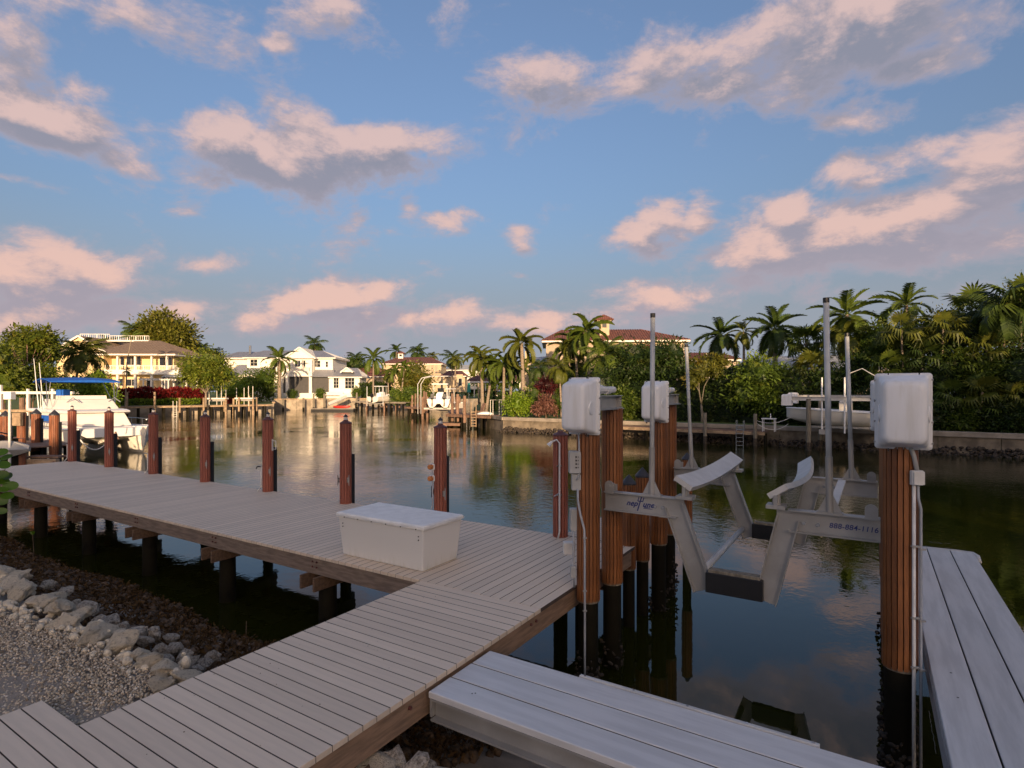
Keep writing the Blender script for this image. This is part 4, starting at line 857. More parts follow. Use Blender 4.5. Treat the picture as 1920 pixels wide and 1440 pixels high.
def hedge(nm, lab, p0, p1, h, w, mt, sd, n=3000, size=.28, cat='hedge', rough=.25, group=None, z0=1.3):
    p0 = Vector(p0); p1 = Vector(p1); t = thing(nm, lab, cat, ((p0.x+p1.x)/2, (p0.y+p1.y)/2, z0), 0, group); r_ = np.random.RandomState(sd)
    a = (p1-p0); a.z = 0; Ln = a.length; a.normalize(); nn = Vector((-a.y, a.x, 0))
    u = r_.uniform(-.5, .5, n)*Ln; f = r_.uniform(0, 1, n); v = r_.uniform(-.5, .5, n)*w; z = r_.uniform(0, 1, n)*h
    bump_ = np.sin(u*1.3+sd)*.5+np.sin(u*3.1+sd*2)*.3
    hz = h*(1+rough*.5*bump_); side_ = r_.choice([-1, 1, 0], n, p=[.4, .25, .35])
    v = np.where(side_ != 0, side_*w*.5*(1+.35*np.sin(u*2.1+z*2+sd)*rough+r_.normal(size=n)*.09), v); z = np.where(side_ == 0, hz*(1+r_.normal(size=n)*.05), z*hz/h)
    P_ = np.stack([a.x*u+nn.x*v, a.y*u+nn.y*v, z], 1); N_n = np.stack([nn.x*side_, nn.y*side_, (side_ == 0)*1.+.3], 1)
    tint = np.clip(.5+.35*np.sin(u*2.7+sd)*np.sin(z*3.3+sd*3)+r_.normal(size=n)*.25, 0, 1)
    V_, F_, T_ = leaves((P_, N_n, tint), r_, size, .55); np_mesh('foliage', V_, F_, L[mt], t, T_)
    Mx = Matrix(((a.x, nn.x, 0, 0), (a.y, nn.y, 0, 0), (0, 0, 1, 0), (0, 0, 0, 1)))
    ob('stems', MB().box(-Ln*.49, Ln*.49, -w*.36, w*.36, 0, h*.86, Mx), L['dark'], t)  # solid dark box standing in for the shaded inside of the hedge
    return t
# ================================================================ BUILDING HELPERS (facades laid out in a local frame: x right, y away, z up)
class House:
    def __init__(s, nm, lab, px0, d, zb, rz=0, cat='house', group=None):
        s.d = d; s.k = d/FP; s.px0 = px0; s.zb = zb; b_ = W(px0, d, zb); s.t = thing(nm, lab, cat, b_, TH+rz, group)
    def x(s, px): return (px-s.px0)*s.k
    def z(s, py): return ZY(py, s.d)-s.zb
    def box(s, nm, p0, p1, yt, yb, y0, y1, mt, par=None):
        return ob(nm, MB().box(s.x(p0), s.x(p1), y0, y1, s.z(yb), s.z(yt)), M[mt], par or s.t)
    def window(s, p0, p1, yt, yb, y, mt='whitep', nv=2, nh=1, fr=.07, par=None):
        x0, x1, z0, z1_ = s.x(p0), s.x(p1), s.z(yb), s.z(yt); m = MB()
        m.box(x0, x1, y-.06, y-.002, z0, z0+fr); m.box(x0, x1, y-.06, y-.002, z1_-fr, z1_); m.box(x0, x0+fr, y-.06, y-.002, z0+fr, z1_-fr); m.box(x1-fr, x1, y-.06, y-.002, z0+fr, z1_-fr)
        w = ob('window', m, M[mt], par or s.t); ob('pane', MB().box(x0+fr, x1-fr, y-.03, y-.004, z0+fr, z1_-fr), M['glass'], w)
        mm_ = MB()
        for i in range(1, nv): xx = x0+(x1-x0)*i/nv; mm_.box(xx-fr*.35, xx+fr*.35, y-.045, y-.031, z0+fr, z1_-fr)
        for i in range(1, nh): zz = z0+(z1_-z0)*i/nh; mm_.box(x0+fr, x1-fr, y-.055, y-.046, zz-fr*.3, zz+fr*.3)
        if mm_.v: ob('mullion', mm_, M[mt], w)
        return w
    def roofface(s, pts, mt, rib=.3, rr_=.05, par=None, nm='roof', step=0):
        """sloping roof face; first two points are the eave. Ribs (tile rows or standing seams) run up the slope"""
        pts = [Vector(p) for p in pts]; r = ob(nm, MB().slabpoly(pts, .12), M[mt], par or s.t)
        e = (pts[1]-pts[0]).normalized(); nn = (pts[1]-pts[0]).cross(pts[2]-pts[0]).normalized()
        if nn.z < 0: nn = -nn
        u = nn.cross(e).normalized()
        if (pts[2]-pts[0]).dot(u) < 0: u = -u
        P2 = [((p-pts[0]).dot(e), (p-pts[0]).dot(u)) for p in pts]; xs = [p[0] for p in P2]; m = MB(); xx = min(xs)+rib/2
        while xx < max(xs):
            ys = []
            for i in range(len(P2)):
                (xa, ya), (xb, yb_) = P2[i], P2[(i+1) % len(P2)]
                if (xa-xx)*(xb-xx) < 0: ys.append(ya+(yb_-ya)*(xx-xa)/(xb-xa))
            if len(ys) >= 2:
                y0, y1 = min(ys), max(ys)
                if y1-y0 > .15:
                    a = pts[0]+e*xx+u*(y0-.02); b_ = pts[0]+e*xx+u*(y1-.03)
                    if rr_ > .03: # half-round tile row
                        q = []
                        for p_ in (a, b_): q.append([p_-e*rr_-nn*.01, p_-e*rr_*.6+nn*rr_*.7, p_+nn*rr_, p_+e*rr_*.6+nn*rr_*.7, p_+e*rr_-nn*.01])
                        m.loft(q, cap=False)
                    else: m.beam(a+nn*rr_*.5, b_+nn*rr_*.5, .03, rr_*1.6, nn)
            xx += rib
        if m.v: stuff(ob('tile_rows' if rr_ > .03 else 'standing_seams', m, M[mt], r if par is None else par))
        return r
    def hip(s, p0, p1, ye, yr, y0, y1, mt, q0=None, q1=None, rib=.3, rr_=.05, ov=.4, par=None, fascia='whitep', bl_=True):
        """hip roof over px p0..p1, depths y0..y1, eave row ye, ridge row yr, ridge from q0 to q1"""
        x0, x1, ze, zr = s.x(p0), s.x(p1), s.z(ye), s.z(yr); ym = (y0+y1)/2; q0 = s.x(q0) if q0 is not None else x0+(ym-y0); q1 = s.x(q1) if q1 is not None else x1-(ym-y0)
        A, B, C_, D_ = (x0, y0, ze), (x1, y0, ze), (x1, y1, ze), (x0, y1, ze); R0, R1 = (q0, ym, zr), (q1, ym, zr)
        s.roofface([A, B, R1, R0], mt, rib, rr_, par); s.roofface([B, C_, R1], mt, rib, rr_, par); s.roofface([C_, D_, R0, R1], mt, rib*2, rr_, par); s.roofface([D_, A, R0], mt, rib, rr_, par)
        if fascia:
            m = MB(); m.box(x0+.02, x1-.02, y0+.02, y0+.12, ze-.32, ze-.10); m.box(x1-.12, x1-.021, y0+.13, y1-.02, ze-.32, ze-.10); m.box(x0+.021, x0+.12, y0+.13, y1-.02, ze-.32, ze-.10); m.box(x0+.13, x1-.13, y0+.13, y1-.03, ze-.30, ze-.24); ob('fascia', m, M[fascia], s.t)
    def gable(s, p0, p1, ye, ya, y0, y1, mt, wall=None, rib=.4, rr_=.02):
        x0, x1, ze, za = s.x(p0), s.x(p1), s.z(ye), s.z(ya); xm = (x0+x1)/2
        s.roofface([(x0, y1, ze), (x0, y0, ze), (xm, y0, za), (xm, y1, za)], mt, rib, rr_); s.roofface([(x1, y0, ze), (x1, y1, ze), (xm, y1, za), (xm, y0, za)], mt, rib, rr_)
        if wall: ob('gable_wall', MB().slabpoly([(x0+.3, y0+.35, ze), (x1-.3, y0+.35, ze), (xm, y0+.35, za-.25)], .1), M[wall], s.t)
        m = MB(); m.beam((x0, y0-.03, ze-.08), (xm, y0-.03, za-.08), .06, .28, (0, -1, 0) if False else (0, 0, 1)); m.beam((xm, y0-.035, za-.08), (x1, y0-.035, ze-.08), .06, .28); ob('rake_board', m, M['whitep'], s.t)
    def rail(s, p0, p1, yt, yb, y, mt='whitep', n=12, y1=None):
        x0, x1, z0, z1_ = s.x(p0), s.x(p1), s.z(yb), s.z(yt); m = MB(); m.box(x0, x1, y-.04, y+.04, z1_-.08, z1_); m.box(x0, x1, y-.03, y+.03, z0, z0+.07)
        for i in range(n+1): xx = x0+(x1-x0)*i/n; w = .03 if i % 4 else .07; m.box(xx-w, xx+w, y-w*.6, y+w*.6, z0+.07, z1_-.08+(0 if i % 4 else .02))
        return ob('railing', m, M[mt], s.t)
    def roundcol(s, px, yt, yb, y, r=.15, mt='whitep'): return ob('column', MB().lathe([(r*1.3, s.z(yb)), (r, s.z(yb)+.25), (r*.9, s.z(yt)-.2), (r*1.3, s.z(yt))], 10, (s.x(px), y, 0)), M[mt], s.t)
# ================================================================ BANKS
def poly_land(nm, pts, z, mt='lawn'):
    m = MB(); m.prism([(p.x, p.y) for p in pts], -2.4, z); return struct(ob(nm, m, M[mt]))
B0, B1 = W(945, 54, 0), W(1920, 33, 0); BD = (B1-B0).normalized(); BN = Vector((-BD.y, BD.x, 0)); 
if BN.dot(FW) < 0: BN = -BN
def RB(t, off, z=0): return B0+BD*t+BN*off+Vector((0, 0, z))
def dwall(px, off=0):
    c = (px-CX)/FP; ray = FW+RT*c; n = BN; return (B0+BN*off).dot(n)/ray.dot(n)
BL = (B1-B0).length
rpoly = [RB(0, .15), RB(BL+30, .15), RB(BL+60, 60), RB(60, 160), RB(20, 160), W(1010, 150, 0), W(905, 150, 0), W(888, 84, 0), W(893, 64, 0)]
poly_land('right_bank_lawn', rpoly, 1.30)
lpoly = [W(-250, 44, 0), W(-60, 46, 0), W(80, 66, 0), W(215, 83, 0), W(512, 97, 0), W(516, 113.5, 0), W(690, 122, 0), W(760, 150, 0), W(905, 149.5, 0), W(1300, 240, 0), W(1300, 900, 0), W(-1900, 900, 0), W(-900, 60, 0)]
poly_land('left_bank_lawn', lpoly, 1.55)
# right sea wall: cap blocks, panels, rubble
sw = thing('right_seawall', 'long concrete seawall with flat cap along the right bank', 'seawall', RB(BL/2, 0, 0))
k = 0; t_ = 0
Rm = Matrix(((BD.x, BN.x, 0, 0), (BD.y, BN.y, 0, 0), (0, 0, 1, 0), (0, 0, 0, 1)))
while t_ < BL+24:
    Mx = Matrix.Translation(RB(t_, 0))@Rm
    part('wall_panel', MB().box(.01, 2.98, -.02, .14, -.8, 1.06, Mx), 'conclow', sw)
    part('wall_cap', MB().cbox(.006, 2.994, -.14, .34, 1.06, 1.36, .02, Mx), 'conc', sw); t_ += 3.0
n = 2000; tt = rs.uniform(0, BL+24, n); oo = -rs.uniform(0, 1.0, n)**1.4*1.5; zz = .30+oo*.36+rs.uniform(-.08, .12, n)
pp = np.array([[*(RB(a, o))[:2], z] for a, o, z in zip(tt, oo, zz)])
stuff(tag(scatter('seawall_rubble', pp, rs.uniform(.07, .20, n), M['oyster'], rs, ico(1), squash=(1, .8, .6)), 'dark oyster-covered rubble at the foot of the right seawall', 'rubble'))
# the wall turns back at the bush corner
sw2 = thing('corner_seawall', 'short return of the seawall beside the green bush and wooden dock', 'seawall', RB(0, 0, 0))
q0, q1 = RB(0, 0), W(893, 64, 0)
for i in range(3):
    a = q0+(q1-q0)*i/3; b_ = q0+(q1-q0)*(i+1)/3; part('wall_panel', MB().beam(a+Vector((0, 0, .2)), b_+Vector((0, 0, .2)), .16, 1.7), 'conclow', sw2); part('wall_cap', MB().beam(a+Vector((0, 0, 1.2)), b_+Vector((0, 0, 1.2)), .44, .28), 'conc', sw2)
# right bank path dock
rd = thing('bank_dock', 'low brown wooden dock along the right seawall with a ladder', 'dock', RB(15, -1, 1.1))
def tpx(px): # distance along the wall at picture column px
    c = (px-CX)/FP; ray = FW+RT*c; d = dwall(px); return (ray*d-B0).dot(BD)
ta, tb = tpx(1135), tpx(1452)-.3; i = 0; x_ = ta
me = MB().cbox(-.14, .14, -.75, .75, -.04, 0, .005).mesh('board'); me.materials.append(M['browndock'])
ang = math.atan2(BD.y, BD.x)
while x_ < tb:
    p = RB(x_, -1.0, 1.02); o = link('board', me, None, rd, p-rd.location, ang); x_ += .29
part('fascia', MB().beam(RB(ta, -1.77, .88), RB(tb, -1.77, .88), .05, .22), 'paledock', rd)
for q in range(7): part('support_piling', MB().tube([RB(ta+(tb-ta)*q/6, -1.6, -1), RB(ta+(tb-ta)*q/6, -1.6, .9)], .11, 8), 'pilecore', rd)
def gpile(lab, px, pyt, off, r=.12, nm='mooring_piling', mt='greywood', group='weathered round mooring pilings', band=True):
    d = dwall(px, off); p = W(px, d, 0); t = thing(nm, lab, 'piling', p, 0, group); z = ZY(pyt, d)
    ob('post', MB().lathe([(r*1.1, -2), (r*1.05, .6), (r, z-.03), (r*.85, z)], 12), M[mt], t, smooth=True)
    if band: ob('waterline_band', MB().lathe([(r*1.14, -1), (r*1.25, .2), (r*1.12, .55)], 10), M['oyster'], t)
    return t
gpile('round grey piling standing in front of the low brown dock', 1322, 774, -1.95); gpile('round grey piling with rope at the right end of the brown dock', 1416, 776, -1.95)
gpile('greenish piling at the bow of the lifted skiff', 1516, 748, -3.2, .14); gpile('brown piling behind the bow of the lifted skiff', 1538, 750, -.8, .13)
gpile('piling hidden mostly behind the large right motor cover', 1700, 750, -3.2, .14)
def ladder(lab, p, rgt, h, w, z0, zt, nr, mt='metal', r=.025, hoop=True):
    t = thing('dock_ladder', lab, 'ladder', p); m = MB(); rg = Vector(rgt).normalized()
    for s in (-1, 1): m.tube([rg*s*w/2+Vector((0, 0, z0-p[2])), rg*s*w/2+Vector((0, 0, zt-p[2]))]+([rg*s*w/2+BN*.35+Vector((0, 0, zt-p[2]+.02)), rg*s*w/2+BN*.4+Vector((0, 0, -.1))] if hoop else []), r, 6)
    ob('rails', m, M[mt], t)
    for i in range(nr): ob('rung', MB().tube([rg*-w/2+Vector((0, 0, z0-p[2]+.1+i*.28)), rg*w/2+Vector((0, 0, z0-p[2]+.1+i*.28))], r*.9, 6), M[mt], t)
d_ = dwall(1387, -1.85); ladder('silver swim ladder hanging from the low brown dock', W(1387, d_, 1.0), BD, 1, .48, -.1, 1.75, 6)
d_ = dwall(1442, -1.3); t = thing('fish_cleaning_table', 'white fish cleaning table on the end of the brown dock', 'table', W(1442, d_, 1.02), ang)
ob('tabletop', MB().cbox(-.45, .45, -.3, .3, .86, .93, .01), M['white'], t)
for sx in (-.38, .38):
    for sy in (-.24, .24): ob('leg', MB().box(sx-.025, sx+.025, sy-.025, sy+.025, 0, .858), M['white'], t)
ob('tap', MB().tube([(.1, 0, .93), (.1, 0, 1.25)], .03, 6), M['white'], t)
# rope from piling to skiff
def rope(lab, a, b_, sag, r=.02, mt='pvc', n=10):
    t = thing('rope', lab, 'rope', a); pts = []
    for i in range(n+1): u = i/n; p = (b_-a)*u; p.z -= sag*4*u*(1-u); pts.append(p)
    ob('strand', MB().tube(pts, r, 5), M[mt], t, smooth=True)
dp = dwall(1416, -1.9); rope('pale rope slung from the dock piling to the skiff bow', WY(1417, 788, dp), WY(1490, 778, dwall(1490, -2.2)), .35)
rope('lower loop of pale rope under the skiff', WY(1417, 792, dp), WY(1478, 795, dwall(1478, -1.5)), .45)
# skiff on a lift
ds = dwall(1560, -2.0)
def hull(nm, par, secs, mt, **k): return ob(nm, MB().loft(secs, cap=True), M[mt], par, **k)
t = thing('lifted_skiff', 'long low white flats skiff hanging on a boat lift', 'boat', RB(tpx(1560), -2.0, 1.5), ang)
x0 = (tpx(1484)-tpx(1560)); secs = []
for u in np.linspace(0, 1, 14):
    x_ = x0+5.9*u; w = 1.05*(1-(1-min(1, u*1.9))**2.2)+.02; zk = .55*(1-min(1, u*2.2))**1.6; zs = 1.02-.10*u
    secs.append([(x_, -w, zs+.18*(1-u)), (x_, -w*.88, .40+zk*.5), (x_, -w*.35, .12+zk*.9), (x_, 0, .02+zk), (x_, w*.35, .12+zk*.9), (x_, w*.88, .40+zk*.5), (x_, w, zs+.18*(1-u))])
hull('hull', t, secs, 'gel', smooth=True)
ob('gunwale', MB().tube([Vector(q[0])+Vector((0, -.02, .02)) for q in secs], .05, 6), M['white'], t); ob('gunwale', MB().tube([Vector(q[-1])+Vector((0, .02, .02)) for q in secs], .05, 6), M['white'], t)
ob('deck', MB().loft([[(q[0][0], q[0][1]*.95, q[0][2]-.06), (q[-1][0], q[-1][1]*.95, q[-1][2]-.06)] for q in secs], cap=False), M['white'], t)
ob('console', MB().cbox(x0+3.1, x0+3.8, -.35, .35, .9, 1.75, .08), M['gel'], t); ob('outboard_motor', MB().cbox(x0+5.85, x0+6.35, -.2, .2, .4, 1.7, .1), M['black'], t)
lt = thing('skiff_lift', 'white aluminium lift beams and posts carrying the skiff', 'boat lift', RB(tpx(1516), -2.0, 0), ang)
for yy, zz in ((-1.2, 3.35), (1.2, 3.45)):
    ob('top_beam', MB().ibeam((-.7, yy, zz), (6.2, yy, zz), .2, .24), M['alubright'], lt)
    ob('motor_cover', MB().cbox(-1.15, -.55, yy-.3, yy+.3, zz-.45, zz+.28, .08), M['cover'], lt)
for x_ in (1.15, 2.4): ob('guide_post', MB().tube([(x_, -1.15, 1.2), (x_, -1.15, 4.7)], .05, 8), M['white'], lt)
for x_ in (1.2, 4.4): ob('cradle_beam', MB().ibeam((x_, -1.3, 1.35), (x_, 1.3, 1.35), .12, .2), M['galv'], lt)
ob('bunk', MB().box(.4, 5.4, -.55, -.4, 1.47, 1.60), M['galv'], lt)
ob('guide_bracket', MB().cbox(1.0, 1.35, -1.28, -1.0, 1.1, 1.4, .02), M['galv'], lt)
ob('hose_arc', MB().tube([(2.4, 1.2, 3.5), (2.5, 1.2, 5.0), (3.2, 1.2, 5.3), (4.2, 1.2, 4.6), (4.6, 1.2, 3.5)], .03, 6), M['pvc'], lt, smooth=True)
# ---------------------------------------------------------------- right bank planting
def vb(nm, lab, blobs, off, mt, sd, **k):
    px = blobs[0][0]; d = dwall(px, off); return tree(nm, lab, px, d, 790, blobs, mt, sd, zb=1.3, **k)
vb('lime_bush', 'bright lime-green rounded bush at the corner of the seawall', [(968,757,22,18),(985,762,14,17),(955,765,12,14)], 1.2, 'lime', 1, size=.26, ncl=150, rt=.05, cat='bush', depth=.9)
vb('rust_croton', 'pinkish rust croton bush beside the lime-green bush', [(1022,758,17,15),(1010,766,11,10),(1034,768,10,9)], 1.4, 'rust', 2, size=.26, ncl=110, rt=.05, cat='bush')
M['x']=None; L['maroon'] = leafmat('maroon_leaves', (.035, .010, .012), (.10, .016, .018), (.05, .03, .012), .15)
vb('crimson_shrub', 'dark crimson shrub behind the pink croton bush', [(1026,724,16,13),(1014,720,10,9)], 3.4, 'maroon', 3, size=.26, ncl=110, rt=.05, cat='bush')
vb('green_shrub', 'dark green shrub between the lime bush and the pink croton', [(1002,745,16,24),(1050,755,16,20)], 3.0, 'mid', 4, size=.26, ncl=130, rt=.05, cat='bush')
vb('bushy_tree', 'rounded dark bushy tree in front of the red-roofed villa', [(1190,672,34,30),(1225,668,36,28),(1262,665,26,26),(1170,700,30,26),(1210,705,40,26),(1250,700,34,24)], 5.5, 'dark', 5, size=.34, ncl=420, rt=.15)
vb('bushy_tree', 'small olive tree just right of the dark bushy tree', [(1295,690,26,16),(1335,680,30,14)], 9., 'olive', 6, size=.34, ncl=160, rt=.1)
vb('broadleaf_tree', 'bright green leafy tree in front of the pale metal roof', [(1420,702,34,32),(1450,715,30,30),(1398,735,30,30),(1435,752,34,26),(1465,745,24,26)], 3.6, 'mid', 7, size=.34, ncl=420, rt=.12)
vb('broadleaf_tree', 'pale-trunked tree growing out of the long hedge', [(1312,700,16,13),(1335,696,18,13),(1298,712,14,12)], 2.6, 'olive', 8, size=.26, ncl=90, rt=.10, bark='greywood', trunk_px=1316)
hedge('tall_hedge', 'tall dark green hedge running along the right bank lawn', RB(tpx(1105), 4.6), RB(tpx(1490), 4.0), 4.0, 1.8, 'dark', 9, n=9000, size=.30)
hedge('tall_hedge', 'clipped dark hedge behind the palm trunks at the pavilion', W(1010, 68, 0), W(905, 72, 0), 2.1, 1.3, 'dark', 10, n=2500, size=.3)
for i, (px, py, rx, ry, off, mt, lab) in enumerate(((1130,740,34,42,3.0,'dark','broad dark shrub right behind the first motor cover'),(1160,758,26,26,2.4,'mid','low leafy shrub between the first two motor covers'),(1500,770,30,22,3.4,'dark','dark low shrub at the bow of the lifted skiff'),(1545,735,34,34,5.0,'dark','shadowy shrub mass behind the skiff lift beam'),(1602,705,30,34,6.,'dark','dark tree mass between the two right guide poles'),(1640,650,38,44,8.,'mid','leafy green tree behind the right guide poles'),(1700,640,40,40,9.,'mid','green tree crown under the tall right-hand palm'),(1765,625,44,36,9.5,'olive','olive tree crown above the big right-hand motor cover'),(1845,615,54,44,8.5,'dark','dark tall tree crown at the upper right'),(1915,590,44,56,7.5,'olive','tall tree crown cut by the right edge of the picture'),
    (1700,720,46,50,5.,'dark','deep green thicket left of the big right motor cover'),(1780,700,50,50,5.,'dark','deep green thicket right of the big motor cover'),(1860,700,50,56,4.6,'mid','leafy thicket below the tall crown at the upper right'),(1925,700,40,60,4.2,'dark','dark thicket at the right edge above the seawall'),(1640,760,40,30,3.2,'dark','low dark undergrowth shrub behind the lifted skiff'),(1740,780,44,22,2.6,'dark','low undergrowth shrub at the wall right of the motor cover'),(1815,785,44,22,2.4,'mid','low leafy shrub on the wall, second from the right edge'),(1890,785,40,26,2.4,'dark','low shrub above the seawall at the right edge'))):
    b_ = [(px, py, rx, ry), (px-rx*.5, py+ry*.35, rx*.6, ry*.6), (px+rx*.5, py+ry*.3, rx*.6, ry*.65), (px+rx*.1, py-ry*.45, rx*.55, ry*.5)]
    vb('thicket_tree' if py < 760 else 'undergrowth_shrub', lab, b_, off, mt, 30+i, size=.24 if px > 1600 else .30, ncl=330, per=16, rt=.08, cs=.26, cat='tree' if py < 760 else 'shrub')
P = palm
P('plumed foxtail palm left of the red-roofed villa', 978, 644, 61, 3.0, 'fox', 'palmg', bx=982, zb=1.3, rt=.24, n=17)
P('slim young palm in front of the villa with a curved pale trunk', 1048, 688, 55, 2.1, 'coco', 'palmg', bx=1053, zb=1.3, rt=.11, n=15)
P('tall bushy palm in front of the villa chimney', 1100, 622, 62, 3.1, 'fox', 'palm', bx=1106, zb=1.3, rt=.2, n=17)
P('wide drooping palm below the villa chimney', 1136, 666, 55, 3.0, 'coco', 'palm', bx=1134, zb=1.3, rt=.16, n=20)
P('palm crown leaning left of the villa chimney palm', 1078, 640, 64, 2.6, 'fox', 'palmg', bx=1085, zb=1.3, rt=.18, n=17)
P('thick-leaved palm left edge of the villa garden', 902, 672, 66, 2.6, 'fox', 'palmg', bx=905, zb=1.3, rt=.22, n=17)
P('green palm over the pavilion roof, middle of the group', 925, 684, 66, 2.5, 'fox', 'palm', bx=912, zb=1.3, rt=.18, n=17)
P('short green palm with grey trunk beside the pavilion', 945, 684, 63, 2.4, 'fox', 'palm', bx=944, zb=1.3, rt=.18, n=17)
P('leaning green palm at the right end of the pavilion', 962, 690, 66, 2.3, 'fox', 'palmd', bx=955, zb=1.3, rt=.16, n=17)
P('small palm half hidden behind the villa column', 1010, 688, 70, 2.2, 'coco', 'palmd', bx=1012, zb=1.3, rt=.14, n=12)
P('dark coconut palm standing alone above the red side roof', 1352, 628, 62, 3.3, 'royal', 'palmd', bx=1352, zb=1.3, rt=.18)
P('slender golden palm beside the lone dark palm', 1394, 622, 58, 2.1, 'royal', 'palmg', bx=1396, zb=1.3, rt=.14, n=11)
P('broad dark palm with a dry brown frond', 1452, 616, 55, 3.3, 'royal', 'palmd', bx=1456, zb=1.3, rt=.2, n=20, dry=1)
P('shaggy fan palm left of the tallest guide pole', 1512, 640, 50, 2.2, 'fan', 'palm', bx=1512, zb=1.3, rt=.17)
P('low fan palm with golden centre below the shaggy one', 1524, 690, 46, 2.2, 'fan', 'palmg', bx=1522, zb=1.3, rt=.17)
P('big royal palm just behind the tallest guide pole', 1588, 590, 46, 3.1, 'royal', 'palm', bx=1592, zb=1.3, rt=.2, n=18)
P('golden-brown palm under the big royal palm', 1590, 628, 45, 2.3, 'coco', 'palmg', bx=1590, zb=1.3, rt=.16, n=18)
P('tall open palm against the sky, right of the guide poles', 1700, 572, 45, 2.6, 'royal', 'palm', bx=1702, zb=1.3, rt=.17, n=14, el1=-.35)
P('palm with upright plumes near the upper right edge', 1822, 584, 44, 2.4, 'fan', 'palm', bx=1820, zb=1.3, rt=.17, n=20)
for i, (px, py, s, kd, mt, lab) in enumerate(((1768,618,2.0,'fan','palmg','fan palm crown between the two tallest right palms'),(1882,575,2.6,'coco','palmd','dark feathery palm crown near the top right'),(1912,560,2.4,'fan','palm','fan palm crown at the right edge high up'),(1795,680,1.7,'fan','palm','fan palm in the thicket just right of the motor cover'),(1850,655,1.8,'fan','palmg','golden fan palm in the middle of the right thicket'),(1888,688,1.7,'fan','palm','fan palm near the right edge in the thicket'),(1842,735,1.6,'fan','palmg','low golden fan palm with thin pale stems'),(1905,745,1.5,'fan','palmg','low golden fan palm at the right edge'),(1780,740,1.5,'fan','palm','low green fan palm beside the motor cover'),(1730,665,1.8,'fan','palmd','dark fan palm behind the motor cover top'),(1660,690,1.9,'fan','palm','fan palm between guide pole and motor cover'),(1690,620,2.0,'fan','palmg','tawny fan palm under the tall open palm'),(1555,760,1.5,'fan','palmd','drooping fan palm by the skiff bow'),(1870,770,1.3,'fan','palm','small fan palm right above the seawall'))):
    dd_ = dwall(px, 2.6 if py > 700 else 4.6); P(lab, px, py, dd_, s, kd, mt, bx=px+(i % 3-1)*5, zb=1.3, rt=.08, group='fan palms in the right-hand thicket', n=15 if kd == 'fan' else 18)

for i, (px, py, rx, ry, d_, mt, lab) in enumerate(((1062,712,26,24,66,'mid','green bushes under the palms left of the villa'),(1112,716,30,26,63,'dark','dark bushes under the middle of the villa wall'),(1155,700,26,30,66,'mid','leafy small tree below the villa lower roof'),(1082,690,18,20,68,'olive','olive shrub tree against the villa wall'))):
    tree('villa_garden_tree', lab, px, d_, 750, [(px, py, rx, ry), (px-rx*.5, py+ry*.4, rx*.6, ry*.6), (px+rx*.5, py+ry*.3, rx*.6, ry*.6)], mt, 130+i, size=.34, ncl=170, rt=.08, zb=1.3)
P('foxtail palm hiding the left half of the villa wall', 1066, 655, 66, 2.7, 'fox', 'palm', bx=1068, zb=1.3, rt=.18)
P('dark palm in front of the villa wall right of the chimney', 1168, 668, 66, 2.4, 'coco', 'palmd', bx=1166, zb=1.3, rt=.15)
# ================================================================ RED-ROOFED VILLA (right)
h = House('red_roof_villa', 'large villa with terracotta tile hip roof and square chimney tower', 1100, 78, 1.5, math.radians(-4))
w = h.box('wall', 1024, 1280, 645, 748, 0, 10, 'tan')
h.hip(1016, 1288, 638, 611, -.9, 11, 'tile', 1055, 1210, .34, .07)
h.box('upper_band', 1026, 1278, 640, 646, -.12, -.01, 'cream')
h.roofface([(h.x(1140), -3.2, h.z(663)), (h.x(1232), -3.2, h.z(663)), (h.x(1222), -.1, h.z(647)), (h.x(1145), -.1, h.z(647))], 'tile', .34, .07)
h.box('lower_wall', 1143, 1230, 665, 748, -2.8, -.2, 'cream')
h.hip(1258, 1392, 672, 656, 2, 12, 'tile', 1290, 1372, .34, .07)
h.box('side_wall', 1262, 1388, 674, 748, 2.6, 11, 'tan')
for px in (1333, 1345, 1357): ob('vent_pipe', MB().tube([(h.x(px), 3.6, h.z(669)), (h.x(px), 3.6, h.z(661))], .06, 6), M['whitep'], h.t)
c = h.box('chimney', 1126, 1144, 598, 640, 1.5, 2.9, 'cream')
ob('chimney_arch', MB().box(h.x(1131), h.x(1139), 1.44, 1.498, h.z(612), h.z(601)), M['glass'], c)
zc, x0, x1 = h.z(597), h.x(1117), h.x(1152); ym = 2.2; a = [(x0, .9, zc), (x1, .9, zc), (x1, 3.5, zc), (x0, 3.5, zc)]; ap = ((x0+x1)/2, ym, h.z(586))
for i in range(4): h.roofface([a[i], a[(i+1) % 4], ap], 'tile', .3, .06, nm='chimney_roof')
h.box('chimney_cornice', 1121, 1148, 598.5, 601, 1.2, 3.2, 'cream')
ob('lightning_rod', MB().tube([(h.x(1108), 4, h.z(600)), (h.x(1108), 4, h.z(578))], .02, 4), M['metal'], h.t)
h.box('column', 987, 994, 662, 745, -4.5, -4.0, 'cream'); h.box('wing_wall', 996, 1030, 690, 748, -3, 0, 'tan'); h.box('wing_beam', 984, 1026, 681, 690, -4.6, -3.9, 'cream')
h.roofface([(h.x(985), -5, h.z(690)), (h.x(1026), -5, h.z(681)), (h.x(1026), -1, h.z(668)), (h.x(996), -1, h.z(672))], 'metalroof', .5, .02)
h.window(1083, 1101, 682, 702, -.0, 'whitep', 2, 1); h.window(1040, 1060, 700, 735, 0, 'whitep', 2, 2)
ob('skylight', MB().box(h.x(1168), h.x(1177), -2.6, -1.6, h.z(660), h.z(655.5)), M['cream'], h.t)
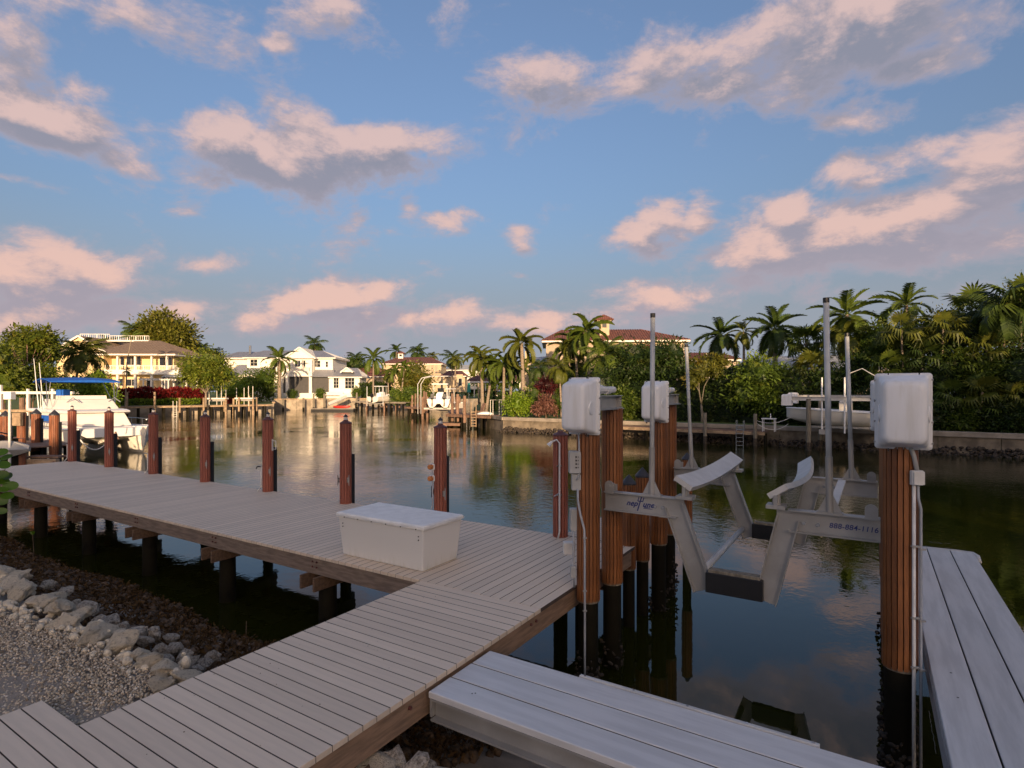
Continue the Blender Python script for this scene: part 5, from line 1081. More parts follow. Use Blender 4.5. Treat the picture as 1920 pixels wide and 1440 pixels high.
# pale-roofed low houses behind the hedge
h = House('pale_roof_house', 'low house with pale grey hip roof behind the fan palms', 1500, 58, 1.4, math.radians(-14))
h.box('wall', 1395, 1640, 695, 745, .6, 12, 'tan'); h.hip(1378, 1655, 694, 660, 0, 14, 'greyroof', 1440, 1600, .6, .02, fascia='conc')
h = House('glass_lanai', 'dark sloped pool screen roof behind the pale-trunked tree', 1340, 57, 1.4, 0)
h.roofface([(h.x(1302), 0, h.z(702)), (h.x(1388), 0, h.z(702)), (h.x(1380), 3.2, h.z(686)), (h.x(1318), 3.2, h.z(686))], 'screen', 1.2, .05 if False else .03)
ob('frame', MB().beam((h.x(1302), -.02, h.z(702)), (h.x(1318), 3.2, h.z(685)), .12, .12).beam((h.x(1318), 3.2, h.z(685)), (h.x(1380), 3.2, h.z(685)), .12, .12), M['alubright'], h.t)
for px in (1303, 1330, 1358, 1386): ob('post', MB().box(h.x(px)-.05, h.x(px)+.05, .05, .15, 0, h.z(703)), M['alubright'], h.t)
# pavilion behind the foxtail palms
h = House('garden_pavilion', 'open garden pavilion with brown roof on white posts', 930, 74, 1.3)
h.hip(876, 985, 713, 703, 0, 5, 'tiled', 890, 970, .34, .07)
for px in (889, 910, 932, 955, 975): h.box('post', px-1, px+1, 714, 745, .3, .5, 'whitep')
# ================================================================ LEFT BANK
# --- yellow two-storey house
h = House('yellow_house', 'yellow two-storey house with brown hip roof, white balcony and roof-deck railing', 250, 96, 1.55, math.radians(3))
h.box('ground_floor_wall', 150, 311, 698, 760, 2.2, 12, 'yellow'); h.box('upper_floor_wall', 150, 311, 662, 697, 2.2, 12, 'yellow')
h.box('terrace', 150, 345, 732, 765, -.6, 2.19, 'whitep')
h.box('balcony_slab', 192, 333, 694, 702, -.2, 2.19, 'whitep'); h.box('upper_beam', 196, 314, 661, 666, .0, .5, 'whitep')
for px in (220, 252, 282, 310): h.box('upper_column', px-1.6, px+1.6, 666, 694, .1, .45, 'whitep'); h.box('lower_column', px-2, px+2, 702, 732, .1, .5, 'whitep')
for a, b_ in ((197, 218), (222, 250), (254, 280), (284, 308), (312, 331)): h.rail(a, b_, 685, 694, .25, n=8)
h.hip(184, 331, 663, 633, -.8, 13, 'shingle', 215, 262, .5, .02)
h.gable(105, 203, 660, 630, -.5, 13, 'shingle', 'yellow')
h.box('gable_wing_wall', 112, 196, 662, 760, 0, 12, 'yellow')
h.rail(109, 165, 620, 631, 6., n=14); h.rail(165, 240, 623, 634, 6.1, n=18)
ob('roof_deck', MB().box(h.x(109), h.x(240), 5.9, 8.5, h.z(635), h.z(632)), M['whitep'], h.t)
h.window(211, 219, 667, 684, 2.2, nv=1); h.window(222.5, 250, 666, 684, 2.2, nv=3); h.window(284, 308, 668, 686, 2.2, nv=2)
h.window(205, 217, 709, 724, 2.2, nv=1); h.window(223, 242, 710, 724, 2.2, nv=2); h.window(260, 268, 709, 728, 2.2, nv=1); h.window(288, 304, 706, 731, 2.2, nv=2); h.window(126, 150, 706, 726, 0, nv=2); h.window(160, 180, 706, 726, 0, nv=2)
ob('wall_lamp', MB().box(h.x(267), h.x(268), 2.12, 2.2, h.z(676), h.z(672)), M['black'], h.t)
h.roofface([(h.x(309), -1.5, h.z(706)), (h.x(372), -1.5, h.z(706)), (h.x(366), 2, h.z(698)), (h.x(309), 2, h.z(698))], 'greyroof', .5, .02)
h.box('porch_screen', 326, 369, 708, 730, .8, .86, 'screen'); h.box('porch_back', 326, 370, 708, 760, 3, 3.2, 'tan')
for px in (325, 348, 369): h.box('porch_column', px-1.8, px+1.8, 706, 735, -.4, 0, 'whitep')
h.t['label'] = 'yellow two-storey house with brown hip roof, white balcony and roof-deck railing'
pg = House('pergola', 'white garden pergola on posts in front of the yellow house', 290, 93, 1.6)
pg.box('beam', 261, 319, 711, 713, -.1, .1, 'whitep'); pg.box('beam', 261, 319, 711, 713, 1.6, 1.8, 'whitep')
for k in range(12): pg.box('rafter', 262+k*4.9, 263.2+k*4.9, 709.6, 711, -.4, 2.1, 'whitep')
for px in (269, 285, 304, 309, 316): pg.box('post', px-.9, px+.9, 713, 752, -.1, .1, 'whitep')
# --- white house
h = House('white_house', 'large white house with pale metal roofs, front gable and dark screened porch', 600, 125, 1.7, math.radians(2))
h.box('upper_wall', 458, 619, 667, 700, 2, 14, 'whitep'); h.box('ground_wall', 505, 640, 700, 746, 2.2, 14, 'whitep'); h.box('terrace', 500, 680, 737, 752, -2, 2.19, 'whitep')
h.hip(452, 626, 669, 653, 1.2, 14, 'metalroof', 470, 585, .5, .03)
h.hip(392, 470, 668, 654, 5, 16, 'metalroof', 410, 455, .5, .03); h.box('left_wall', 400, 462, 668, 700, 6, 15, 'whitep')
h.hip(425, 512, 702, 683, 0, 6, 'metalroof', 440, 490, .5, .03); h.box('left_ground_wall', 430, 509, 703, 746, .5, 8, 'whitep')
h.gable(534, 593, 672, 651, -.6, 8, 'metalroof', 'whitep'); h.box('gable_block', 541, 586, 671, 700, .6, 2, 'whitep')
h.box('porch_beam', 529, 586, 699, 706, -.4, 2, 'whitep')
for px in (540, 583, 620): h.box('porch_column', px-2.6, px+2.6, 706, 738, -.35, .15, 'whitep')
h.box('side_pilaster', 528, 531, 706, 738, -.3, .1, 'whitep')
for a, b_ in ((531, 537), (543.5, 579.5), (586, 617)): h.box('porch_screen', a, b_, 706.5, 737, .3, .36, 'screen')
h.rail(548, 586, 688, 697, -.5, n=14); h.box('balcony', 546, 587, 697, 699, -.6, .5, 'whitep')
for px in (549, 566, 585): h.box('balcony_post', px-1.3, px+1.3, 674, 697, -.45, -.2, 'whitep')
h.roofface([(h.x(583), -.6, h.z(706)), (h.x(625), -.6, h.z(706)), (h.x(622), 2.3, h.z(691)), (h.x(586), 2.3, h.z(691))], 'metalroof', .5, .03)
h.hip(618, 681, 706, 689, -1.4, 7, 'metalroof', 634, 664, .5, .03); h.box('sunroom_wall', 621, 675, 706, 742, -.8, 6, 'whitep')
h.gable(641, 664, 698, 689, -1.5, 1, 'metalroof', 'whitep')
h.window(464, 478, 673, 686, 2, nv=2, nh=2); h.window(582.5, 596, 675, 688, 2, nv=2, nh=2); h.window(605.5, 610.5, 676.5, 688, 2, nv=1, nh=2); h.window(552, 563, 675, 688, .6, nv=2); h.window(567, 572, 675, 690, .6, nv=1)
h.window(627, 637, 708, 728, -.8, nv=2, nh=3); h.window(648, 666, 708, 729, -.8, nv=3, nh=3)
ob('chimney_pipe', MB().tube([(h.x(442.5), 8, h.z(660)), (h.x(442.5), 8, h.z(643))], .28, 10), M['metal'], h.t)
h.box('garden_wall', 600, 650, 735, 741, -3.2, -3., 'whitep'); h.box('garden_wall', 645, 672, 738, 744, -3.6, -3.4, 'whitep')
# --- central tiled house and small neighbours
h = House('tiled_courtyard_house', 'tan house with dark red tile roof and square white cupola', 745, 150, 1.7)
h.hip(712, 830, 681, 667, 0, 14, 'tiled', 738, 800, .5, .08); h.box('wall', 718, 826, 682, 735, .8, 13, 'cream'); h.box('loggia', 797, 827, 682, 703, .2, .8, 'cream')
for a in (801, 808, 815): h.box('loggia_opening', a, a+5, 685, 701, .1, .198, 'tan')
h.hip(664, 735, 706, 690, -6, 3, 'tiled', 680, 715, .5, .08); h.box('low_wall', 668, 732, 707, 735, -5, 2, 'tan')
c = h.box('cupola', 738.5, 748, 660, 672, 5.5, 7, 'whitep'); ob('cupola_opening', MB().box(h.x(741), h.x(746), 5.44, 5.49, h.z(666), h.z(662)), M['glass'], c)
zc, x0, x1 = h.z(659.5), h.x(735.5), h.x(751); a = [(x0, 5.1, zc), (x1, 5.1, zc), (x1, 7.4, zc), (x0, 7.4, zc)]; ap = ((x0+x1)/2, 6.2, h.z(655.5))
for i in range(4): h.roofface([a[i], a[(i+1) % 4], ap], 'tiled', .5, .06, nm='cupola_roof')
h = House('small_tiled_house', 'small cream house with red tile roof behind the lifted catamaran', 855, 140, 1.7)
h.hip(826, 874, 704, 694, 0, 9, 'tiled', 838, 862, .5, .08); h.box('wall', 830, 871, 704, 735, .6, 8, 'cream')
h.box('bay', 856, 868, 702, 735, -.5, .6, 'cream'); h.window(851, 856.5, 712, 724, .6, nv=1); h.window(859.5, 867, 709, 724, -.5, nv=1)
h = House('grey_roof_house', 'grey-roofed house just visible behind the small tiled house', 868, 165, 1.7)
h.hip(832, 905, 693, 683, 0, 10, 'greyroof', 850, 890, .6, .03); h.box('wall', 838, 900, 693, 730, .8, 9, 'whitep')
# --- trees, hedges
T = tree
T('ficus_tree', 'large dense round ficus tree rising behind the yellow house', 302, 118, 740, [(270,650,26,40),(300,628,40,36),(332,640,34,36),(340,672,24,30),(310,668,40,36),(275,690,26,30)], 'olive', 60, size=.8, ncl=900, per=26, rt=.5, zb=1.6)
T('garden_tree', 'rounded green garden tree with forked trunk beyond the crimson hedge', 384, 86, 760, [(360,690,26,24),(395,680,34,22),(415,702,26,22),(355,706,22,14),(388,704,34,20)], 'sunny', 61, size=.42, ncl=420, trunk_px=386, rt=.16, bark='bark', zb=1.6)
T('left_tree', 'tall leafy tree at the left with bare pinkish branches', 55, 66, 740, [(38,640,28,24),(70,636,30,22),(95,655,24,26),(20,660,22,24),(60,665,30,24)], 'sunny', 62, size=.45, ncl=330, rt=.18, bark='barkp', zb=1.6)
T('left_shrub_tree', 'dense dark green shrubs below the left tree', 62, 62, 750, [(80,705,30,22),(45,712,32,22),(100,725,24,16)], 'sunny', 63, size=.35, ncl=260, rt=.08, zb=1.6)
T('left_shrub_tree', 'olive and russet tree filling the left picture edge', 8, 58, 750, [(4,680,30,34),(-10,700,30,40),(20,715,30,28),(-20,660,26,26)], 'sunny', 64, size=.38, ncl=300, rt=.12, zb=1.6)
bt = thing('bare_branches', 'pinkish bare branches spreading in the tall left tree', 'branches', W(50, 64.5, 1.6)); r_ = random.Random(8); m = MB()
o0 = WY(52, 700, 64.5)-bt.location; m.tube([(0, 0, 0), o0], [.16, .10], 6)
for k in range(26):
    e = WY(r_.uniform(20, 100), r_.uniform(640, 690), 64.3+r_.uniform(-1, .5))-bt.location; md = o0*.5+e*.5+Vector((0, 0, -.5*r_.random())); m.tube([o0, md, e], [.06, .04, .015], 4)
ob('branch', m, M['barkp'], bt)
T('sloping_vine_bush', 'bright green vine-covered bush sloping to the water behind the boat', 190, 72, 770, [(195,735,22,26),(180,722,20,20),(210,752,14,16),(160,728,22,16)], 'lime', 65, size=.35, ncl=260, rt=.05, zb=1.3, cat='bush')
T('sloping_vine_bush', 'darker green bush between the blue boat canopy and the yellow house', 150, 76, 760, [(120,722,26,14),(160,716,22,12),(185,705,18,12)], 'mid', 66, size=.35, ncl=200, rt=.05, zb=1.5, cat='bush')
hedge('crimson_hedge', 'long crimson cordyline hedge in front of the yellow house', W(213, 87.5, 0), W(381, 96, 0), 2.25, 1.6, 'crimson', 67, n=6000, size=.45, z0=1.6, cat='hedge')
hedge('flower_border', 'low yellow-green border plants under the crimson hedge', W(213, 85.6, 0), W(375, 94, 0), .75, 1.0, 'lime', 68, n=2200, size=.3, z0=1.6, cat='border')
T('round_bush', 'broad green bush beside the white house', 490, 112, 760, [(470,722,26,24),(498,712,24,20),(445,725,22,20),(505,735,16,16)], 'mid', 69, size=.5, ncl=300, rt=.1, zb=1.6, cat='bush')
T('banana_clump', 'tangled bright plants right of the rounded garden tree', 445, 100, 760, [(438,742,18,14),(455,735,18,18)], 'lime', 70, size=.45, ncl=120, rt=.05, zb=1.6, cat='bush')
T('crimson_shrub', 'small crimson shrub beside the left-bank boat lifts', 432, 99, 762, [(432,752,8,7)], 'crimson', 71, size=.35, ncl=40, rt=.03, zb=1.6, cat='bush')
for i, (px, py, rx, d) in enumerate(((548, 739, 9, 121), (601, 737, 8, 121), (668, 735, 9, 120))): T('patio_bush', ['round clipped bush left of the white house porch', 'round clipped bush in the middle of the white house terrace', 'green bush at the right end of the white house terrace'][i], px, d, 752, [(px, py, rx, 7)], 'mid', 72+i, size=.35, ncl=60, rt=.03, zb=1.7, cat='bush')
T('round_tree', 'pale green round tree in front of the central tiled house', 780, 112, 760, [(775,700,22,22),(795,712,18,20),(760,715,18,20),(785,730,24,18)], 'olive', 75, size=.5, ncl=300, rt=.14, zb=1.5)
T('round_tree', 'dark green tree below the pale round tree by the docks', 765, 106, 760, [(770,742,22,14),(745,742,16,12),(800,745,18,12)], 'mid', 76, size=.42, ncl=220, rt=.1, zb=1.5)
hedge('garden_hedge', 'dark green clipped hedge right of the white house', W(674, 124, 0), W(735, 128, 0), 3.6, 1.6, 'dark', 77, n=2500, size=.45, z0=1.6)
T('far_treeline_tree', 'dark trees filling the gap behind the lifted catamaran', 840, 175, 760, [(845,725,24,14),(880,722,22,14),(905,720,26,18)], 'dark', 78, size=.7, ncl=200, rt=.2, zb=1.6)
T('far_treeline_tree', 'dark tree group between the two white-walled houses', 640, 150, 760, [(640,690,16,14),(655,684,14,12),(668,690,16,16),(690,700,20,16)], 'dark', 79, size=.7, ncl=200, rt=.2, zb=1.6)
T('far_treeline_tree', 'olive trees behind the left edge of the red-roofed villa', 930, 150, 760, [(900,712,20,12),(930,715,26,12),(960,716,20,10)], 'mid', 80, size=.7, ncl=160, rt=.2, zb=1.5)
T('far_treeline_tree', 'dark tree behind the left shoulder of the white house', 470, 155, 760, [(400,665,20,10),(380,680,20,14),(385,665,14,10)], 'dark', 81, size=.7, ncl=120, rt=.2, zb=1.6)
tl = []; r_ = np.random.RandomState(4)
bk = thing('distant_treeline', 'distant band of trees closing the view beyond the houses', 'trees', W(600, 230, 1.6)); bl_ = []
for px in range(-100, 2000, 34):
    d = 225+20*sin(px); c_ = WY(px, 716-6*sin(px*1.7), d)-bk.location; k = d/FP; bl_.append((c_.x, c_.y, c_.z, 24*k, 10*k, 22*k))
o = crown('foliage', bk, bl_, 2200, 12, 1.5, 'dark', 83, cs=.2); stuff(o)
P = palm
P('leaning coconut palm in front of the yellow house', 152, 662, 74, 3.7, 'coco', 'palmg', bx=134, zb=1.5, rt=.17, n=26, el1=-.5)
P('slim bare-stemmed palm in front of the yellow house balcony', 238, 695, 86, 1.0, 'coco', 'palm', bx=235, zb=1.6, rt=.08, n=9)
P('royal palm standing before the white house gable', 524, 673, 112, 3.7, 'royal', 'palm', bx=524, zb=1.7, rt=.30, n=17, dry=3)
P('coconut palm rising behind the white house', 590, 645, 145, 3.6, 'coco', 'palmd', bx=600, zb=1.6, rt=.18, n=18)
P('small distant palm left of the white house chimney pipe', 382, 651, 150, 2.6, 'coco', 'palm', bx=382, zb=1.6, rt=.16, n=14)
for i, (px, py, d, s, kd, mt, bx, lab) in enumerate(((700,672,122,4.0,'royal','palm',700,'tall royal palm right of the garden hedge'),(668,672,150,3.2,'coco','palmd',668,'palm between the white house and the central tiled house'),(655,685,155,2.8,'coco','palmd',655,'smaller dark palm next to the garden hedge'),(728,700,118,2.4,'coco','palmg',728,'thin golden palm left of the central house'),(740,695,112,2.6,'fox','palm',739,'green palm in front of the cupola house'),(757,688,110,2.3,'fox','palm',753,'pale-trunked palm beside the round tree'),
    (743,658,170,3.6,'royal','palmd',743,'palm behind the cupola'),(782,660,165,4.0,'coco','palmd',782,'big palm rising behind the tiled roof'),(810,668,170,2.8,'coco','palmg',810,'low golden palm behind the tiled roof, right end'),(848,670,128,3.0,'coco','palmd',847,'dark palm left of the small tiled house'),(855,676,120,2.2,'coco','palmg',851,'slender palm before the small tiled house'),(250,618,116,3.2,'coco','palm',252,'palm left of the big round ficus crown'),(205,640,125,2.4,'coco','palmd',205,'small dark palm behind the yellow house roof deck'),(372,652,140,2.2,'coco','palm',372,'small palm at the right foot of the ficus'),(895,664,100,2.8,'fox','palm',898,'palm at the left start of the foxtail row'))):
    P(lab, px, py, d, s, kd, mt, bx=bx, zb=1.6, rt=.17, n={'coco': 17, 'royal': 15, 'fox': 12}[kd])
tt_ = thing('traveller_stem', 'thin bare palm stem in front of the yellow house roof', 'palm', W(235, 84, 1.6))
st = WY(247, 632, 84)-tt_.location; ob('trunk', MB().tube([(0, 0, 0), (WY(238, 680, 84)-tt_.location), st], [.10, .08, .05], 6), M['bark'], tt_)
for i, (ax_, e, s) in enumerate(((TH+.1, .8, 2.0), (TH+pi, .9, 1.9), (TH+.3, 1.3, 1.6), (TH+pi+.3, .4, 1.5))): o = link('frond', FR['coco'][0]['palm'], None, tt_, st); o.rotation_euler = (0, -e, ax_); o.scale = (s, s*.7, s)
# --- left bank dock and seawalls
sea = lambda nm, lab, pa, pb, z0, z1_, mt, n, cap=None, capmt='conc': None
def seawall(nm, lab, a, b_, zt, mt, n, capmt):
    a = Vector((a.x, a.y, 0)); b_ = Vector((b_.x, b_.y, 0)); t = thing(nm, lab, 'seawall', (a+b_)/2)
    for i in range(n):
        p = a+(b_-a)*(i+.004); p = a+(b_-a)*((i+.01)/n); q = a+(b_-a)*((i+.99)/n); U = Vector((0, 0, 1))
        part('wall_panel', MB().beam(p+U*(zt-.25)/2-U*.4, q+U*(zt-.25)/2-U*.4, .2, zt+.55), mt, t); part('wall_cap', MB().beam(p+U*(zt-.1), q+U*(zt-.1), .5, .24), capmt, t)
    return t
seawall('left_seawall', 'low tan seawall running behind the left-bank dock', W(213, 83, 0), W(513, 97, 0), 1.55, 'concwarm', 14, 'concwarm')
seawall('white_house_seawall', 'tall pale panelled seawall below the white house', W(514, 110.5, 0), W(690, 119, 0), 2.25, 'concwarm', 9, 'paledock')
seawall('white_house_seawall', 'short side return of the pale panelled seawall', W(513, 97.2, 0), W(513.5, 110.4, 0), 1.9, 'concwarm', 4, 'paledock')
seawall('far_seawall', 'far grey seawall at the end of the canal', W(690, 121, 0), W(906, 149, 0), 1.7, 'conc', 12, 'conc')
def planked(nm, lab, a, b_, w, z, mt='paledock', bw=.3, piles=10, plen=1.6, cat='dock', pm='pilecore', pr=.13):
    a = Vector((a.x, a.y, 0)); b_ = Vector((b_.x, b_.y, 0)); e = (b_-a); Ln = e.length; e.normalize(); nn = Vector((-e.y, e.x, 0)); rz = math.atan2(e.y, e.x)
    t = thing(nm, lab, cat, (a+b_)/2+Vector((0, 0, z))); me = MB().cbox(-bw*.49, bw*.49, -w/2, w/2, -.05, 0, .005).mesh('board'); me.materials.append(M[mt]); x = bw/2
    while x < Ln: link('board', me, None, t, a+e*x+Vector((0, 0, z))-t.location, rz); x += bw
    U = Vector((0, 0, 1))
    for s in (-1, 1): part('fascia', MB().beam(a+nn*s*(w/2-.06)+U*(z-.17), b_+nn*s*(w/2-.06)+U*(z-.17), .07, .22), mt, t)
    for i in range(piles):
        for s in (-1, 1):
            p = a+e*(Ln*(i+.5)/piles)+nn*s*(w/2-.2); part('support_piling', MB().tube([p-U*1.5, p+U*(z-.06)], pr, 7), pm, t)
    return t
planked('left_bank_dock', 'long pale wooden dock along the left bank below the crimson hedge', W(222, 80.8, 0), W(505, 93.5, 0), 1.8, 1.62, piles=13, pm='pilecore')
def simplepile(lab, px, d, pyt, r=.15, mt='paledock', nm='mooring_piling', group='pale pilings along the left-bank dock', band=True):
    t = thing(nm, lab, 'piling', W(px, d, 0), 0, group); z = ZY(pyt, d); ob('post', MB().lathe([(r*1.05, -2), (r, z)], 9), M[mt], t)
    ob('dark_foot', MB().lathe([(r*1.1, -1.9), (r*1.1, .55)], 9), M['pilecore'], t); return t
for i, (px, pt, lab) in enumerate(((238,735,'tall pale piling at the left end of the left-bank dock'),(290,735,'second tall pale piling along the left-bank dock'),(337,746,'shorter pale piling just right of the dock ladder'),(382,746,'pale piling at the foot of the garden tree'),(420,744,'pale piling in front of the first white boat lift'),(448,745,'pale piling between the two left-bank boat lifts'),(467,742,'pale piling under the second left-bank boat lift'),(481,745,'pale piling near the bush beside the white house'))):
    simplepile(lab, px, 79.6+(px-222)/283*13, pt)
ladder('pale ladder on the left-bank dock between two pilings', W(328, 84.2, 1.2), RT, 1, .55, -.1, 2.3, 6, 'whitep', .04, False)
for i, (px, lab) in enumerate(((409, 'small white cradle boat lift with poles near the garden tree'), (460, 'white cradle boat lift at the right end of the left-bank dock'))):
    d = 88+(px-400)*.045; t = thing('personal_watercraft_lift', lab, 'boat lift', W(px, d, 1.6), TH, 'small white boat lifts on the left-bank dock')
    for s in (-1.4, -.2, .5, 1.2): ob('guide_post', MB().tube([(s, 0, -.2), (s, 0, 2.7+.25*(s > 0))], .045, 6), M['whitep'], t)
    ob('bunk', MB().cbox(-1.5, 1.4, -.5, .5, .9, 1.12, .05), M['whitep'], t); ob('bunk_frame', MB().box(-1.3, 1.3, -.08, .08, .6, .89), M['galv'], t)
    for s in (-1.6, 1.5): ob('post', MB().lathe([(.15, -2.5), (.15, 1.0)], 8, (s, -.6, 0)), M['paledock'], t)
for i, px in enumerate((531, 569, 588, 608, 669)):
    simplepile(['dark piling at the left of the pale panelled seawall', 'second dark piling on the pale panelled seawall', 'dark piling left of the red kayak float', 'dark piling behind the red kayak ramp', 'dark piling at the right end of the kayak float'][i], px, 109.5+(px-531)*.035, [747, 746, 738, 738, 736][i], .18, 'greywood', group='dark pilings before the pale panelled seawall')
# floating dock, ramp, kayak
fd = thing('floating_dock', 'low black floating dock carrying a red kayak', 'floating dock', W(627, 107, .0), TH)
ob('float', MB().box(-4.1, 3.8, -.9, .9, -.3, .38), M['black'], fd); ob('deck_boards', MB().cbox(-4.15, 3.85, -.95, .95, .385, .5, .02), M['conc'], fd)
ky = thing('red_kayak', 'bright red kayak lying on the floating dock', 'kayak', W(640, 106.8, .5), TH)
secs = []
for u in np.linspace(0, 1, 12): w = .42*(sin(pi*u))**.6+.02; x_ = -1.6+3.4*u; secs.append([(x_, w*cos(g), .28+.26*sin(g)*(sin(pi*u)**.4+.05)+.12*abs(2*u-1)**3) for g in np.linspace(0, 2*pi, 10, endpoint=False)])
ob('kayak_hull', MB().loft(secs, closed=True), M['red'], ky, smooth=True); ob('cockpit_rim', MB().box(-.35, .45, -.2, .2, .50, .58), M['black'], ky)
rp = thing('gangway_ramp', 'grey aluminium ramp sloping down to the kayak float', 'ramp', WY(618, 752, 109))
part('ramp_deck', MB().beam(WY(616, 760, 108.2), WY(650, 745.5, 110.6), .9, .12), 'galv', rp)
for s in (-.5, .5): part('ramp_rail', MB().beam(WY(616, 757, 108.2+s), WY(650, 742.5, 110.6+s), .06, .5), 'alubright', rp)
# ================================================================ CENTRAL DOCKS
planked('grey_far_dock', 'far grey dock with dark pilings left of the catamaran', W(668, 114, 0), W(768, 104, 0), 2.0, 1.75, 'conc', .35, 9, pm='pilecore')
planked('brown_boat_slip_dock', 'brown wooden dock on dark pilings in front of the lifted catamaran', W(768, 86, 0), W(802, 82, 0), 1.8, 1.45, 'browndock', .3, 3)
planked('orange_brown_dock', 'reddish-brown wooden dock with ladder beside the grass', W(852, 62, 0), W(936, 57.5, 0), 2.6, 1.35, 'browndock', .28, 7)
planked('orange_brown_dock', 'reddish-brown dock leg running back toward the lifted catamaran', W(852, 63.5, 0), W(858, 84, 0), 1.6, 1.35, 'browndock', .28, 5)
planked('low_float_dock', 'low small brown swim platform at the water in front of the docks', W(824, 61.5, 0), W(868, 60.8, 0), 1.9, .42, 'browndock', .28, 2)
for i, (px, d, pt) in enumerate(((773,84,741),(779,86,738),(787,84,740),(795,84,733),(799,82,735),(848,61.5,738),(858,60.8,739),(871,58.5,742),(749,108,735),(771,106,735),(735,110,737),(725,111,737),(716,112,737))):
    simplepile('dark brown dock piling, %s from the left among those around the lifted boats' % ordn(sorted([773,779,787,795,799,848,858,871,749,771,735,725,716]).index(px)), px, d, pt, .15 if d > 65 else .16, 'browndock', 'dock_post', group='brown pilings of the central docks')
ladder('pale wooden ladder standing at the edge of the reddish dock', W(888, 57.3, 1.0), RT, 1, .50, .2, 2.7, 6, 'paledock', .05, False)
t = thing('deck_chair', 'reddish wooden lawn chair on the reddish-brown dock', 'chair', W(897, 60, 1.37), TH+.6); ob('seat', MB().beam((-.3, 0, .35), (.4, 0, .25), .6, .06), M['browndock'], t); ob('backrest', MB().beam((.35, 0, .25), (.75, 0, 1.15), .6, .06), M['browndock'], t)
for s in (-.28, .28): ob('leg', MB().box(-.25, -.18, s-.03, s+.03, 0, .35), M['browndock'], t); ob('leg', MB().box(.5, .57, s-.03, s+.03, 0, .4), M['browndock'], t)
t = thing('white_kayak', 'white overturned dinghy on the reddish-brown dock', 'dinghy', W(910, 59, 1.37), TH)
secs = [[(x_, .35*sin(pi*u)**.5*cos(g)+0, .02+.30*sin(pi*u)**.5*max(0, sin(g))) for g in np.linspace(0, 2*pi, 10, endpoint=False)] for u, x_ in ((v, -.9+1.8*v) for v in np.linspace(.02, .98, 8))]
ob('dinghy_hull', MB().loft(secs, closed=True), M['white'], t, smooth=True)
t = thing('metal_handrail', 'thin pale metal handrail at the lawn edge beside the lime bush', 'railing', W(936, 58, 1.3), TH)
ob('rail', MB().tube([(-.9, 0, 0), (-.9, 0, 1.6), (0, 0, 1.62), (0, 0, 0)], .03, 6), M['whitep'], t); ob('rail', MB().tube([(-.65, .3, 0), (-.65, .3, 1.6), (.2, .3, 1.62), (.2, .3, 0)], .03, 6), M['whitep'], t)
# boats on lifts ---------------------------------------------------
def outboard(par, x, y, z, s=1.):
    o = ob('outboard_motor', MB().loft([[(x+a*s*.22, y+b_*s*.25, z+zz*s) for a, b_ in ((-1*k, -1*k), (1*k, -1*k), (1*k, 1*k), (-1*k, 1*k))] for zz, k in ((0, .5), (.12, .95), (.5, 1), (.72, .85), (.80, .5))], closed=True), M['black'], par, bevel=.03)
    ob('lower_unit', MB().box(x-.06*s, x+.06*s, y-.12*s, y+.12*s, z-.95*s, z).box(x-.10*s, x+.10*s, y-.25*s, y+.3*s, z-.62*s, z-.58*s).tube([(x, y-.32*s, z-.78*s), (x, y+.22*s, z-.78*s)], .09*s, 8), M['black'], o)
def open_boat(nm, lab, px, d, zk, Ln, Bm, cat_hull=False, rz=0.):
    t = thing(nm, lab, 'boat', W(px, d, zk), TH+rz); hw = Bm/2; secs = []
    # stern faces the camera (local -y), bow away
    for u in np.linspace(0, 1, 14):
        w = hw*(1-max(0, (u-.45)/.55)**2.4)+.03; y = Ln*u; zs = 1.15+.45*u**1.5; kr = .85*max(0, (u-.6)/.4)**2
        if cat_hull: q = [(-w, y, zs), (-w*.96, y, .55+kr*.5), (-w*.80, y, .05+kr), (-w*.50, y, .02+kr), (-w*.30, y, .25+kr*.8), (-w*.15, y, .55+kr*.5), (w*.15, y, .55+kr*.5), (w*.30, y, .25+kr*.8), (w*.50, y, .02+kr), (w*.80, y, .05+kr), (w*.96, y, .55+kr*.5), (w, y, zs)]
        else: q = [(-w, y, zs), (-w*.93, y, .6+kr*.4), (-w*.8, y, .28+kr*.7), (-w*.3, y, .08+kr), (0, y, kr), (w*.3, y, .08+kr), (w*.8, y, .28+kr*.7), (w*.93, y, .6+kr*.4), (w, y, zs)]
        secs.append(q)
    ob('hull', MB().loft(secs), M['gel'], t); ob('deck', MB().loft([[(q[0][0], q[0][1], q[0][2]-.12), (q[-1][0], q[-1][1], q[-1][2]-.12)] for q in secs], cap=False), M['white'], t)
    ob('gunwale', MB().tube([q[0] for q in secs]+[q[-1] for q in secs[::-1]], .06, 6), M['white'], t)
    ob('console', MB().cbox(-.45, .45, Ln*.40, Ln*.52, 1.0, 2.1, .12), M['white'], t); ob('windshield', MB().beam((0, Ln*.52, 2.1), (0, Ln*.49, 2.65), .9, .02, (0, 1, 0)), M['glass'], t)
    ob('leaning_post', MB().cbox(-.5, .5, Ln*.30, Ln*.35, 1.0, 1.9, .08), M['white'], t)
    m = MB()
    for s in (-1, 1):
        for yy in (.30, .50): m.tube([(s*Bm*.36, Ln*yy, 1.1), (s*Bm*.30, Ln*(yy+.01), 3.15)], .035, 6)
    ob('t_top_frame', m, M['alubright'], t); ob('t_top', MB().cbox(-Bm*.38, Bm*.38, Ln*.26, Ln*.58, 3.15, 3.27, .04), M['white'], t)
    return t
cb = open_boat('catamaran_on_lift', 'white twin-hulled motor boat with hardtop and two outboards on a lift', 822, 76, 1.55, 8.5, 2.9, True, .05)
outboard(cb, -.80, -.30, 1.15, 1.0); outboard(cb, .80, -.30, 1.15, 1.0)
